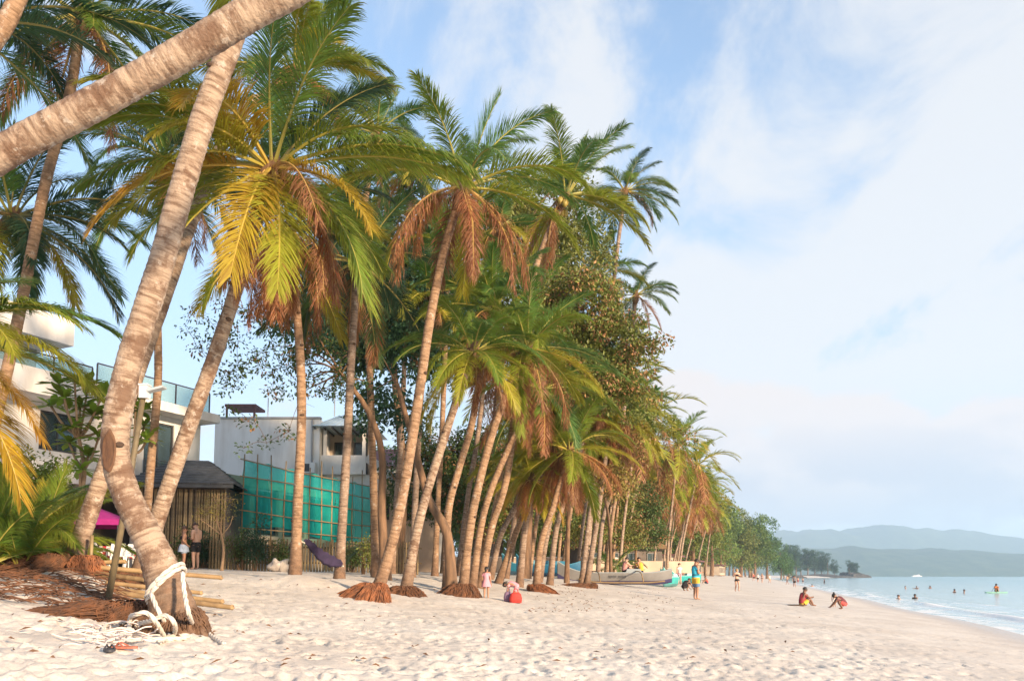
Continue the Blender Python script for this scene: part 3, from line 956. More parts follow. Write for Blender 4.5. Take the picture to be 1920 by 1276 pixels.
palm('tallest far palm with a loose open crown against the sky', [(1090, 1068), (1103, 985), (1116, 887), (1140, 640), (1156, 480), (1172, 362)], 41, 0.16, 0.12, 36, FRONT, 2, spec=[('arch', -5, GREEN), ('flat', -10, DARK), ('low', -10, GREEN), ('rise', 0, DARK), ('hang', -20, DARK), ('up', -20, GREEN)], n=13, pal=[DARK, GREEN, DARK], dead=2, scale=0.95, step=0.06)
palm('palm rooted at the bow of the grey boat', [(1098, 1086), (1119, 977), (1136, 856), (1152, 780)], 34, 0.15, 0.115, 37, FRONT, 2, n=20, dead=9, scale=0.9, pal=[GREEN, LIME, LIME], roots=dict(rx=.9, ry=.6, h=.22, side=(-.4, 0)))
palm('palm with a small starry crown under the tallest far palm', [(1119, 1064), (1130, 977), (1156, 880), (1182, 660), (1192, 556)], 44, 0.15, 0.12, 38, FRONT, 2, spec=[('hang', -8, BROWN), ('arch', 0, DARK), ('flat', -5, GREEN)], n=13, pal=[DARK, GREEN, DARK], dead=2, scale=0.8, step=0.06)
palm('reddish palm leaning beyond the bow of the grey boat', [(1135, 1062), (1150, 960), (1168, 870), (1180, 800)], 48, 0.15, 0.12, 39, FRONT, 1, n=16, dead=8, scale=0.95, pal=[GREEN, LIME, LIME], step=0.06)

# palms deeper in the grove, filling in behind the front ones
for i, (px, d, cx, cy, bk, lab) in enumerate((
        (772, 27, 800, 560, 2, 'palm deep in the grove with its crown behind the curved palm'), (815, 30, 842, 470, 1, 'tall palm deep in the grove left of the russet crown'),
        (858, 33, 935, 430, 2, 'tall palm deep in the grove right of the russet crown'), (905, 36, 1010, 560, 1, 'palm deep in the grove below the upswept crown'),
        (948, 34, 1050, 640, 2, 'palm deep in the grove behind the golden trunk'), (990, 38, 1090, 690, 1, 'palm deep in the grove beside the wide sea almond'),
        (1012, 42, 1120, 520, 2, 'tall slim palm rising out of the wide sea almond'), (1052, 46, 1150, 700, 1, 'slim palm behind the crossing pair'),
        (1080, 50, 1168, 640, 2, 'slim palm under the loose open crown'), (1105, 54, 1185, 760, 1, 'slim palm behind the palm at the boat bow'),
        (735, 31, 770, 330, 2, 'tall palm whose crown shows above the dark dense tree'))):
    mx_ = (px * .45 + cx * .55)
    palm(lab, [(px, 1066), (px * .75 + cx * .25, 930), (mx_, 780 if cy < 640 else 900), (cx, cy)], d, .14, .105, 140 + i, 'palms deeper in the grove', bk, n=20, scale=.88, pal=[GREEN, GREEN, LIME], dead=3, step=.06)

# the far rows: trunks leaning to the sea, one behind the other along the beach
rgf = random.Random(77)
Yf, kf = 50.0, 0
ORD = ['first', 'second', 'third', 'fourth', 'fifth', 'sixth', 'seventh', 'eighth', 'ninth', 'tenth', 'eleventh', 'twelfth', 'thirteenth', 'fourteenth', 'fifteenth']
front_no = 0
while Yf < 330:
    for row in range(3 if Yf < 130 else 1):
        s = (rgf.uniform(16, 20), rgf.uniform(19, 25), rgf.uniform(24, 32))[row] if Yf < 130 else rgf.uniform(26, 38)
        x = float(shore_x(Yf)) - s
        hgt = rgf.uniform(9, 13) + row * .8 if Yf < 130 else rgf.uniform(13, 18)
        lean = rgf.uniform(1.0, 4.0)
        b = Vector((x, Yf, gz(x, Yf)))
        if row == 0 and Yf < 130:
            lab = ORD[min(front_no, 14)] + ' palm past the grey boat in the front row leaning seaward'; front_no += 1
        elif Yf < 130: lab = 'slim palm among the crowded trunks behind the front far row'
        else: lab = 'palm top rising among the far woods beyond the leaning row'
        root = empty('coconut_palm', b, 0, lab, 'palm', 'far row of leaning coconut palms' if Yf < 130 else 'palms in the far woods')
        P = [Vector((0, 0, -.1)), Vector((lean * .3, .1, hgt * .35)), Vector((lean * .72, 0, hgt * .72)), Vector((lean, 0, hgt))]
        me, _ = trunk_mesh(P, 0.15, 0.105, 600 + kf, step=0.3, sides=7)
        link('trunk', me, BARK[(kf % 3)], root, smooth=True)
        crown(root, P[-1], random.Random(700 + kf), (), 1.32, True, [GREEN, GREEN, LIME] if kf % 3 else [GREEN, LIME, LIME], 7, 19 if Yf < 130 else 13)
        kf += 1
    Yf *= rgf.uniform(1.05, 1.09) if Yf < 130 else rgf.uniform(1.06, 1.1)
print('far palms', kf, front_no)

# ------------------------------------------------------------------ broadleaf trees, shrubs, far woods
LEAF = leaf_mat('broad_leaf', trans=0.3, rough=0.45, var=0.45)
WOOD = surf('tree_bark', (0.26, 0.155, 0.09), (0.13, 0.08, 0.05), 3, 0.9, 0.7, stretch=(3, 3, .6))
WOOD_PALE = surf('pale_branch_bark', (0.40, 0.27, 0.16), (0.25, 0.16, 0.10), 5, 0.9, 0.5)
TWIG = surf('twig_bark', (0.20, 0.12, 0.07), (0.10, 0.065, 0.04), 5, 0.9, 0.3)


def leaf_cloud(clumps, per, rad, size, seed, droop=0.3, squash=0.75, brown=0.0, aspect=0.5):
    """thousands of separate folded leaves gathered in clumps; numpy, one mesh"""
    rng = np.random.default_rng(seed)
    C = np.asarray([tuple(c) for c in clumps], float)
    n = len(C) * per
    base = np.repeat(C, per, 0)
    v = rng.normal(0, 1, (n, 3)); v /= np.linalg.norm(v, axis=1, keepdims=True)
    rr = rad * rng.random((n, 1)) ** 0.45
    off = v * rr; off[:, 2] *= squash
    p = base + off
    dirv = v * 0.7 + rng.normal(0, 0.6, (n, 3)); dirv[:, 2] -= droop
    dirv /= np.linalg.norm(dirv, axis=1, keepdims=True)
    upv = np.array([0, 0, 1.0]) + rng.normal(0, 0.55, (n, 3))
    side = np.cross(dirv, upv); side /= (np.linalg.norm(side, axis=1, keepdims=True) + 1e-6)
    nor = np.cross(side, dirv)
    L = size * rng.uniform(0.6, 1.25, (n, 1)); Wd = L * aspect
    b0 = p
    m1 = p + dirv * L * 0.55 + side * Wd * 0.5 + nor * L * 0.09
    m2 = p + dirv * L * 0.55 - side * Wd * 0.5 + nor * L * 0.09
    tp = p + dirv * L - nor * L * 0.06
    co = np.stack([b0, m1, tp, m2], 1).reshape(-1, 3)
    idx = np.arange(n)[:, None] * 4
    tri = np.concatenate([idx + np.array([[0, 1, 2]]), idx + np.array([[0, 2, 3]])], 1).reshape(-1, 3)
    me = bpy.data.meshes.new('crown')
    me.vertices.add(len(co)); me.vertices.foreach_set('co', co.ravel())
    me.loops.add(tri.size); me.loops.foreach_set('vertex_index', tri.ravel().astype(np.int32))
    me.polygons.add(len(tri)); me.polygons.foreach_set('loop_start', np.arange(0, tri.size, 3, dtype=np.int32))
    me.polygons.foreach_set('loop_total', np.full(len(tri), 3, np.int32))
    me.update(calc_edges=True)
    cl = np.repeat(rng.random(len(C)), per) * 0.5 + rng.random(n) * 0.5
    a = me.attributes.new('leafvar', 'FLOAT', 'POINT'); a.data.foreach_set('value', np.repeat(cl, 4))
    return me


def ellipsoid_clumps(balls, n, rg, shell=0.55):
    out = []
    tot = sum(b[1] * b[2] * b[3] for b in balls)
    for (c, rx, ry, rz) in balls:
        k = max(2, int(round(n * rx * ry * rz / tot)))
        for _ in range(k):
            v = Vector((rg.gauss(0, 1), rg.gauss(0, 1), rg.gauss(0, 1))).normalized() * (shell + (1 - shell) * rg.random())
            out.append(Vector(c) + Vector((v.x * rx, v.y * ry, v.z * rz)))
    return out


def limbs(mb, start, targets, r, rg, trunk=None):
    """branching limbs: every leaf clump hangs on the nearest wood already grown, each a bent tapering tube with side twigs"""
    nodes = [(p, r * (1 - .5 * i / max(1, len(trunk)))) for i, p in enumerate(trunk)] if trunk else [(start, r)]
    top = start
    for t in sorted(targets, key=lambda q: (q - top).length):
        p, pr = min(nodes, key=lambda n: (n[0] - t).length + .25 * (n[0] - top).length + (.6 if n[1] < .03 else 0))
        d = t - p
        mid = p + d * 0.5 + Vector((rg.uniform(-.14, .14), rg.uniform(-.14, .14), rg.uniform(-.02, .2))) * d.length
        pts = catmull([p, mid, t], 6)
        r0_ = max(.008, min(pr * .72, .02 + d.length * .02)); r1_ = max(.006, r0_ * .45)
        mb.tube(pts, [r0_ + (r1_ - r0_) * i / 6 for i in range(7)], 5, 0, caps=False)
        nodes += [(pts[i], r0_ + (r1_ - r0_) * i / 6) for i in (2, 4, 6)]
        for k in range(2):
            q = pts[rg.randint(3, 6)]
            e = q + Vector((rg.gauss(0, 1), rg.gauss(0, 1), rg.gauss(0, .6))).normalized() * (.15 + d.length * rg.uniform(.1, .25))
            mb.tube([q, q.lerp(e, .5) + Vector((0, 0, .04)), e], [r1_ * .6 + .003, r1_ * .4 + .002, .003], 4, 0, caps=False)


def tree(label, base, trunk_pts, balls, seed, col, clumps=90, per=60, rad=0.6, size=0.17, r=0.2, cat='tree', group=None, name='broadleaf_tree',
         wood=None, n_limbs=48, extra=(), droop=0.3, aspect=0.5, dead=None):
    """base: world point on the ground, the rest relative to it"""
    rg = random.Random(seed)
    root = empty(name, base, 0, label, cat, group)
    mb = MB()
    tp = catmull(trunk_pts, 16)
    mb.tube(tp, [r * (1.0 - .6 * i / 16) * (1 + .35 * math.exp(-i)) for i in range(17)], 10, 0, caps=False)
    cl = ellipsoid_clumps(balls, clumps, rg)
    cl += [Vector(e) for e in extra]
    tg = rg.sample(cl, min(n_limbs, len(cl))) + [Vector(e) for e in extra]
    lm = MB()
    limbs(lm, tp[16], tg, r * .6, rg, tp[9:])
    mb.build('trunk', wood or WOOD, root, smooth=True)
    lm.build('limbs', wood or WOOD, root, smooth=True)
    me = leaf_cloud(cl, per, rad, size, seed, droop, aspect=aspect)
    o = link('crown', me, LEAF, root); o.color = (*col, 1)
    if dead:
        me = leaf_cloud(rg.sample(cl, max(3, int(len(cl) * dead[0]))), per // 2, rad * 1.1, size, seed + 50, 0.8, aspect=aspect)
        o = link('dead_leaves', me, LEAF, root); o.color = (*dead[1], 1)
    return root


def ball(px, py, d, rx, ry, rz, base):
    return (at(px, py, d) - base, rx, ry, rz)


def gp(px, d):
    return ground(px, d)


G1, G2, G3 = (0.19, 0.22, 0.055), (0.19, 0.21, 0.055), (0.095, 0.15, 0.045)
OLIVE, RUST = (0.26, 0.22, 0.06), (0.40, 0.22, 0.10)
# sparse sea almond whose branches reach in front of the white house
b = gp(725, 24)
tree('sparse sea almond reaching bare branches of leaves before the white house', b, [(0, 0, -.1), at(716, 960, 24) - b, at(716, 850, 24) - b, at(690, 770, 24) - b, at(640, 700, 23.5) - b],
     [ball(600, 690, 23.5, 1.5, 1.2, .9, b), ball(500, 700, 23, 1.5, 1.0, .9, b), ball(430, 610, 23, 1.2, .8, .8, b), ball(560, 600, 23, 1.4, 1.0, 1.1, b)], 41, G3, 95, 34, .32, .125, .15,
     extra=[at(x, y, 22.6) - b for x, y in ((350, 620), (372, 655), (398, 690), (420, 730), (465, 790), (500, 830), (430, 770), (540, 810), (360, 590), (455, 840))], n_limbs=46, dead=(.35, RUST))
# forked brown trunk tree beside the low palm
b = gp(848, 22.4)
tree('forked brown tree with dark dense leaves behind the low palm', b, [(0, 0, -.1), at(838, 1000, 22.4) - b, at(804, 935, 22.6) - b, at(775, 830, 23) - b, at(745, 720, 24) - b],
     [ball(690, 620, 27, 2.0, 2, 1.6, b), ball(770, 560, 28, 2.0, 2, 1.5, b), ball(640, 520, 28, 1.6, 2, 1.3, b), ball(720, 760, 26, 1.3, 1.4, .9, b)], 42, DARK[1], 190, 95, .7, .2, .16)
b = gp(745, 33)
tree('tall dark tree filling the gap between the tall palms', b, [(0, 0, -.1), (0.2, 0, 4), at(735, 640, 33) - b, at(740, 500, 33) - b],
     [ball(640, 460, 33, 2.4, 2.5, 1.9, b), ball(750, 430, 34, 2.6, 2.5, 2.0, b), ball(700, 600, 34, 2.6, 2.5, 2.0, b), ball(600, 600, 33, 2.0, 2, 1.7, b), ball(840, 620, 34, 2.6, 2, 2.6, b)], 43, DARK[0], 280, 100, .85, .24, .22)
b = gp(985, 37)
tree('broad green tree whose top shows between the two tall palm crowns', b, [(0, 0, -.1), (0.2, 0, 5), at(985, 600, 37) - b, at(985, 430, 37) - b],
     [ball(930, 390, 38, 2.6, 2, 2.0, b), ball(1020, 400, 38, 2.6, 2, 2.2, b), ball(985, 520, 38, 3.2, 2, 2.4, b), ball(1080, 470, 39, 2.0, 2, 1.8, b), ball(900, 520, 38, 2.2, 2, 2.4, b)], 44, G2, 240, 95, .8, .22, .22, dead=(.25, OLIVE))
b = gp(1062, 37)
tree('wide sea almond hanging twigs of round leaves over the beach', b, [(0, 0, -.1), at(1066, 960, 36) - b, at(1070, 820, 33) - b, at(1085, 700, 31) - b],
     [ball(1095, 580, 31, 1.9, 1.6, 1.5, b), ball(1040, 640, 31, 1.6, 1.4, 1.3, b), ball(1150, 640, 30.5, 1.5, 1.2, 1.2, b), ball(1110, 720, 30.5, 1.7, 1.3, 1.2, b), ball(1180, 750, 30.5, 1.0, 1.0, .8, b)], 45, G1, 210, 80, .5, .17, .11,
     extra=[at(x, y, 30) - b for x, y in ((1200, 655), (1215, 690), (1222, 645), (1195, 620), (1212, 770), (1235, 790), (1258, 803), (1288, 820), (1240, 640), (1218, 668))], n_limbs=40, dead=(.55, RUST))
b = gp(1145, 46)
tree('olive brown tree with withered hanging leaves below the sea almond', b, [(0, 0, -.1), at(1142, 980, 44) - b, at(1122, 880, 38) - b, at(1105, 800, 35) - b],
     [ball(1080, 820, 35, 2.0, 1.5, 1.3, b), ball(1160, 830, 35, 1.3, 1.4, 1.2, b), ball(1020, 790, 35, 1.4, 1.4, 1.1, b), ball(1130, 900, 35, 1.8, 1.4, .9, b)], 46, OLIVE, 170, 80, .55, .15, .10, dead=(.8, RUST), droop=.8, n_limbs=40)
for i, (px, d, top, wd, col, lab) in enumerate((
        (905, 46, 830, 3.0, G1, 'shady tree behind the row of golden palm trunks'), (975, 50, 850, 3.2, G3, 'dark tree behind the short grey palm'),
        (1060, 56, 880, 3.2, G1, 'green tree behind the crossing palm trunks'), (1135, 60, 900, 3.0, G2, 'green tree behind the three pale trunks by the boat'),
        (1190, 66, 910, 2.8, G3, 'low tree behind the stern of the grey boat'), (830, 44, 800, 2.8, G3, 'dark tree behind the forked brown trunk'))):
    b = gp(px, d); t = at(px, top, d) - b
    tree(lab, b, [(0, 0, -.1), (.1, 0, t.z * .3), (.2, 0, t.z * .6), t * .9], [(t * .85, wd, 2, t.z * .22), (t * .6 + Vector((-.6, 0, 0)), wd * 1.05, 2, t.z * .25), (t * .45 + Vector((.8, -.4, 0)), wd * .8, 1.6, t.z * .16)], 60 + i, col, 170, 80, .7, .22, .13, dead=(.3, RUST))

# shrubs and small trees before the bamboo fence
def shrub(label, px, d, h, w, col, seed, spiky=False, name='shrub'):
    b = gp(px, d)
    root = empty(name, b, 0, label, 'shrub', 'shrubs along the bamboo fence')
    rg = random.Random(seed)
    mb = MB(); cl = []
    for k in range(9):
        a = rg.uniform(0, 6.28); q = Vector((math.cos(a) * w * rg.uniform(.2, .9), math.sin(a) * w * .7 * rg.random(), h * rg.uniform(.45, 1)))
        mb.tube([(q.x * .2, q.y * .2, -.05), q * .55, q], [.02, .014, .006], 4, caps=False); cl += [q, q * .75, q * .5]
    mb.build('stem', TWIG, root)
    me = leaf_cloud(cl, 36, h * .22 if not spiky else h * .18, .11 if not spiky else .2, seed, -.3 if spiky else .2, aspect=.45 if not spiky else .14)
    o = link('foliage', me, LEAF, root); o.color = (*col, 1)
    return root


for i, (px, d, h, w, col, spk, lab) in enumerate((
        (345, 29.8, 1.5, .5, G3, 0, 'shrub at the fence right behind the standing couple'), (455, 30.5, 1.5, .7, G3, 0, 'dense dark shrub below the green netting corner'),
        (480, 30.2, 1.9, .5, DARK[1], 1, 'spiky dark shrub beside the dense one below the netting'), (520, 30.6, 1.2, .55, G3, 0, 'small shrub behind the pink palm trunk and white bundle'),
        (385, 31, 1.3, .5, DARK[1], 1, 'spiky shrub between the couple and the bare little tree'), (700, 28, 1.3, .5, G1, 0, 'low shrub behind the round orange root ball'), (660, 31, 1.1, .7, G3, 0, 'shrub near the small fan palm'))):
    shrub(lab, px, d, h, w, col, 80 + i, spk)
b = gp(417, 27.5)
tree('slender bare stemmed little tree beside the standing couple', b, [(0, 0, -.05), (.05, 0, .7), (-.05, 0, 1.3), (-.25, 0, 1.75)],
     [(Vector((-.3, 0, 2.1)), .7, .5, .5), (Vector((.1, 0, 2.3)), .5, .4, .4)], 91, OLIVE, 26, 26, .28, .08, .055, wood=WOOD_PALE, n_limbs=22, name='small_tree')


# young palms
def sapling(label, px, d, n, scale, seed, pal, stem=0.15, kinds=('up', 'rise', 'rise', 'arch')):
    rg = random.Random(seed)
    b = gp(px, d)
    root = empty('young_palm', b, 0, label, 'palm')
    mb = MB().tube([(0, 0, -.1), (0, 0, stem * .6), (.02, 0, stem + .1)], [.12 * scale + .03, .1 * scale + .03, .05], 8)
    mb.build('trunk', FIBRE, root, smooth=True)
    for k in range(n):
        add_frond(root, (0, 0, stem), kinds[k % len(kinds)], k * 2.4 + rg.uniform(-.3, .3), rg.choice(pal), rg, scale * rg.uniform(.8, 1.1))
    return root


sapling('bushy young palm with yellow stalks among the bamboo poles', 40, 12.2, 16, .50, 95, LIME + GREEN, .15)
sapling('second young palm clump behind the bushy one at the picture edge', 105, 15, 12, .46, 96, LIME, .2)
sapling('tall young palm with arching lime fronds before the white building', 62, 14.2, 15, .8, 94, LIME + GREEN, .3, ('rise', 'up', 'arch', 'rise'))
sapling('young palm pushing up behind the bamboo poles at the edge', 5, 12.8, 14, .72, 93, GREEN + LIME, .3, ('rise', 'arch', 'up', 'arch'))
sapling('dark young palm at the very edge below the orange fronds', -35, 11.5, 12, .5, 97, GREEN, .15)
sapling('small dark fan palm in front of the netting corner', 682, 29, 12, .32, 98, DARK, .9, ('arch', 'flat', 'arch', 'low'))
sapling('small palm growing behind the grey boat', 1150, 50, 14, .75, 99, GREEN, .8, ('rise', 'arch', 'flat', 'arch'))

# frangipani with bunches of long leaves on forked stems
b = gp(150, 21)
root = empty('frangipani_tree', b, 0, 'frangipani with bunches of bright long leaves on bare forked stems', 'tree')
mb = MB(); tips = []
rg = random.Random(55)
tl = [at(x, y, 21 + rg.uniform(-.6, .6)) - b for x, y in ((140, 715), (165, 722), (120, 745), (190, 745), (150, 765), (175, 780), (135, 800), (110, 720), (265, 770), (270, 800), (255, 750), (165, 855), (150, 880), (185, 820), (130, 830), (275, 825), (95, 760), (205, 790))]
fork = [at(150, 950, 21) - b, at(158, 880, 21) - b, at(148, 820, 21) - b, at(250, 850, 21) - b]
mb.tube(catmull([(0, 0, -.1), fork[0], fork[1], fork[2]], 10), [.1, .09, .085, .08, .075, .07, .065, .06, .055, .05, .045], 7)
mb.tube(catmull([fork[0], (fork[0] + fork[3]) / 2 + Vector((0, 0, -.1)), fork[3]], 6), .05, 6)
for t in tl:
    s = min(fork, key=lambda f: (f - t).length + (5 if f.z > t.z else 0))
    mb.tube(catmull([s, s.lerp(t, .55) + Vector((0, 0, -.12)), t], 6), [.045, .04, .036, .033, .03, .03, .034], 6)
mb.build('stem', WOOD_PALE, root, smooth=True)
for t in tl:
    lb = MB(); var = []
    for k in range(20):
        a = k * 2.4; e = rg.uniform(-.5, .9)
        d = Vector((math.cos(a) * math.cos(e), math.sin(a) * math.cos(e), math.sin(e) * .8 + .15)).normalized()
        s_ = d.cross(Vector((0, 0, 1))).normalized(); n_ = s_.cross(d)
        Ln = rg.uniform(.4, .6); w = Ln * .17
        P = [Vector((0, 0, 0)), d * Ln * .35 + s_ * w * .8 + n_ * .01, d * Ln * .35 - s_ * w * .8 + n_ * .01, d * Ln * .72 + s_ * w - n_ * .02, d * Ln * .72 - s_ * w - n_ * .02, d * Ln - n_ * .07]
        lb.add(P, [(0, 1, 2), (1, 3, 4, 2), (3, 5, 4)]); var += [rg.random()] * 6
    me = lb.mesh('leaf_bunch'); a_ = me.attributes.new('leafvar', 'FLOAT', 'POINT'); a_.data.foreach_set('value', var)
    o = link('leaf_bunch', me, LEAF, root, t); o.color = (0.22, 0.32, 0.04, 1)

for (px, d, cy, w, lab) in ((55, 22, 880, 1.0, 'bright bushy tree screening the foot of the white building'), (92, 31.5, 850, .9, 'bright bush behind the frangipani')):
    b = gp(px, d); t = at(px, cy, d) - b
    tree(lab, b, [(0, 0, -.1), (.05, 0, t.z * .35), (-.05, 0, t.z * .65), t * .95], [(t, w, .8, .7), (t * .7, w * 1.1, .8, .7), (t * .45 + Vector((.2, 0, 0)), w, .7, .5)], 250 + px, (.19, .27, .045), 90, 60, .32, .14, .07, name='bushy_tree')

# the wooded end of the bay: three kinds of far tree, each copied
protos = []
for k in range(3):
    rg = random.Random(300 + k)
    balls = [(Vector((rg.uniform(-4, 4), rg.uniform(-3, 3), 10 + rg.uniform(-4, 6))), rg.uniform(3, 5), rg.uniform(3, 4.5), rg.uniform(2.5, 4)) for _ in range(9)]
    balls.append((Vector((0, 0, 17)), 4, 4, 3.5))
    cl = ellipsoid_clumps(balls, 150, rg)
    tr = MB().tube(catmull([(0, 0, -1), (.4, 0, 4), (.2, 0, 9), (0, 0, 15)], 8), [.5, .45, .4, .36, .32, .28, .24, .2, .12], 7)
    lb = MB(); limbs(lb, Vector((.3, 0, 6)), rg.sample(cl, 26), .25, rg)
    protos.append((tr.mesh('trunk'), lb.mesh('limbs'), leaf_cloud(cl, 48, 1.5, .62, 310 + k, .2)))
for m_ in protos:
    m_[0].materials.append(WOOD); m_[1].materials.append(WOOD); m_[2].materials.append(LEAF)
rg = random.Random(400)


def far_tree(x, y, sc, col, label, group, k, squash=1.0, z=None):
    root = empty('broadleaf_tree', (x, y, (gz(x, y) if z is None else z) - .3), rg.uniform(0, 6.28), label, 'tree', group)
    root.scale = (sc, sc, sc * squash)
    for nm, me in zip(('trunk', 'limbs', 'crown'), protos[k]):
        o = link(nm, me, parent=root)
        if nm == 'crown': o.color = (*col, 1)
    return root


FARG = [(0.14, 0.21, 0.05), (0.10, 0.185, 0.05), (0.18, 0.21, 0.05), (0.085, 0.16, 0.05)]
Yf = 70.0; k = 0
while Yf < 520:
    for row in range(2):
        s = rg.uniform(26, 33) + row * 12 if Yf < 150 else rg.uniform(20, 28) + row * 13 if Yf < 300 else rg.uniform(10, 18) + row * 14
        x = float(shore_x(Yf)) - s
        sc = rg.uniform(.42, .62) if Yf < 130 else rg.uniform(.85, 1.2) if Yf < 250 else rg.uniform(1.15, 1.5)
        far_tree(x, Yf, sc, FARG[k % 4], 'round crowned tree in the low wood behind the far palm row' if Yf < 150 else 'tall round crowned tree in the wood at the far end of the beach', 'woods at the far end of the beach', k % 3); k += 1
    Yf *= 1.075
for (px, d, sc, lab) in ((1436, 400, 1.55, 'tallest round tree where the woods end above the far beach'), (1405, 380, 1.25, 'big tree just inland of the tallest round tree'), (1462, 430, 1.0, 'lower tree at the seaward foot of the tallest round tree'), (1475, 470, .8, 'small tree at the seaward edge of the woods')):
    p = gp(px, d); far_tree(p.x, d, sc, FARG[1], lab, 'woods at the far end of the beach', 0)
for (px, d, sc, lab) in ((1500, 800, 1.15, 'hazy tree at the landward end of the headland'), (1525, 820, 1.35, 'tallest hazy tree on the headland'), (1550, 820, 1.2, 'hazy tree beside the tallest on the headland'), (1482, 780, 1.3, 'hazy tree nearest the woods on the headland'), (1562, 830, .9, 'small hazy tree at the tip of the headland'),
                         (1590, 830, .85, 'larger of two hazy trees on the islet'), (1603, 830, .75, 'smaller of two hazy trees on the islet'), (1468, 640, 1.3, 'hazy tree between the woods and the headland'), (1490, 760, 1.5, 'broad hazy tree at the root of the headland'), (1512, 800, 1.45, 'full hazy tree filling the headland gap'), (1538, 825, 1.3, 'full hazy tree past the tallest on the headland'), (1478, 700, 1.4, 'broad hazy tree just beyond the woods')):
    x = (px - 960) / FPX * d; far_tree(x, d, sc, (0.05, 0.10, 0.045), lab, 'trees on the headland', k % 3, z=1.5); k += 1
ROCK = surf('sea_rock', (0.10, 0.09, 0.08), (0.05, 0.05, 0.045), .8, .95, .8, dist=.2)


def rock(label, px, d, rx, ry, h, seed):
    x = (px - 960) / FPX * d
    mb = MB(); mb.ell((0, 0, 0), (rx, ry, h), 28, 12)
    rr = [Vector(v) * (1 + .45 * mnoise.noise(Vector(v) * (2.2 / rx) + Vector((seed, 0, 0))) + .22 * mnoise.noise(Vector(v) * (7 / rx))) for v in mb.v]
    mb.v = [tuple(v) for v in rr]
    o = mb.build('sea_rock', ROCK, None, (x, d, .1), smooth=False)
    tag(o, label, 'rock', 'rocks off the headland')


rock('long dark rock islet with two trees at the end of the bay', 1597, 830, 17, 10, 5.5, 3)
rock('dark rock shelf under the headland trees', 1530, 800, 34, 14, 3.2, 5)
rock('low dark rock between headland and islet', 1568, 780, 7, 4, 2.0, 7)
rock('flat dark rock at the waterline of the headland', 1490, 720, 9, 5, 2.0, 9)

# ------------------------------------------------------------------ buildings and structures behind the palms
WHITE = surf('white_render', (0.74, 0.72, 0.69), (0.56, 0.52, 0.47), 1.3, .8, .15, stretch=(1, 1, .22), lo=.42, hi=.72)
CREAM = surf('cream_render', (0.52, 0.43, 0.33), (0.42, 0.34, 0.26), .8, .85, .2)
BEIGE = surf('beige_render', (0.56, 0.43, 0.32), (0.45, 0.34, 0.26), .7, .85, .2)
GREYR = surf('grey_concrete', (0.36, 0.36, 0.36), (0.27, 0.27, 0.27), 1.2, .85, .3)
DARKM = surf('dark_metal', (0.06, 0.065, 0.07), (0.04, 0.04, 0.045), 5, .4, .1)
SHINGLE = surf('slate_shingle', (0.070, 0.080, 0.095), (0.040, 0.046, 0.055), 3, .85, .5)
MAROON = surf('maroon_tile', (0.16, 0.075, 0.075), (0.10, 0.05, 0.055), 3, .85, .4)
TINROOF = surf('pale_metal_roof', (0.50, 0.60, 0.64), (0.40, 0.50, 0.55), 2, .45, .1)
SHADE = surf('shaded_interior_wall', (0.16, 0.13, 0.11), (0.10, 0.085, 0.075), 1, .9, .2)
CURTAIN = surf('curtain_cloth', (0.60, 0.60, 0.55), (0.46, 0.46, 0.43), 8, .9, .2)


def bamboo_material(name, c1, c2):
    m, nt, b, N, L = mat_base(name, 0.55)
    tc = N('ShaderNodeTexCoord')
    n1 = noise_node(nt, 3.5, 5, tc.outputs['Object'], .65)
    oi = N('ShaderNodeObjectInfo')
    hs = N('ShaderNodeHueSaturation')
    L(ramp_mix(nt, n1, c1, c2, .35, .65), hs.inputs['Color'])
    mr = N('ShaderNodeMapRange'); mr.inputs[3].default_value = .6; mr.inputs[4].default_value = 1.35
    L(oi.outputs['Random'], mr.inputs[0]); L(mr.outputs[0], hs.inputs['Value'])
    L(hs.outputs[0], b.inputs['Base Color'])
    bump_node(nt, b, noise_node(nt, 30, 3, tc.outputs['Object']), .3, .01)
    return m


BAMBOO = bamboo_material('bamboo', (0.36, 0.245, 0.12), (0.25, 0.16, 0.08))
BAMBOO_OLD = bamboo_material('bamboo_weathered', (0.27, 0.20, 0.10), (0.13, 0.09, 0.05))


def glass_material(name, col, tr=0.55):
    m, nt, b, N, L = mat_base(name, 0.06)
    b.inputs['Base Color'].default_value = (*col, 1)
    t = N('ShaderNodeBsdfTransparent'); t.inputs[0].default_value = (0.8, 0.92, 0.92, 1)
    mx = N('ShaderNodeMixShader'); mx.inputs[0].default_value = tr
    L(b.outputs[0], mx.inputs[1]); L(t.outputs[0], mx.inputs[2])
    L(mx.outputs[0], nt.nodes['Material Output'].inputs[0])
    return m


RAILGLASS = glass_material('rail_glass', (0.35, 0.50, 0.52), .6)
PANE = glass_material('window_glass', (0.05, 0.08, 0.09), .25)
BLUEPANE = glass_material('blue_window_glass', (0.03, 0.12, 0.17), .15)


def frame_empty(name, x, y, ang, label, cat='building', z=None):
    return empty(name, (x, y, gz(x, y) - 0.1 if z is None else z), ang, label, cat)


def part(parent, name, mat, *boxes, smooth=False):
    mb = MB()
    for c, s in boxes: mb.box(c, s)
    return mb.build(name, mat, parent, smooth=smooth)


def rng_box(x0, x1, y0, y1, z0, z1):
    return (((x0 + x1) / 2, (y0 + y1) / 2, (z0 + z1) / 2), (x1 - x0, y1 - y0, z1 - z0))


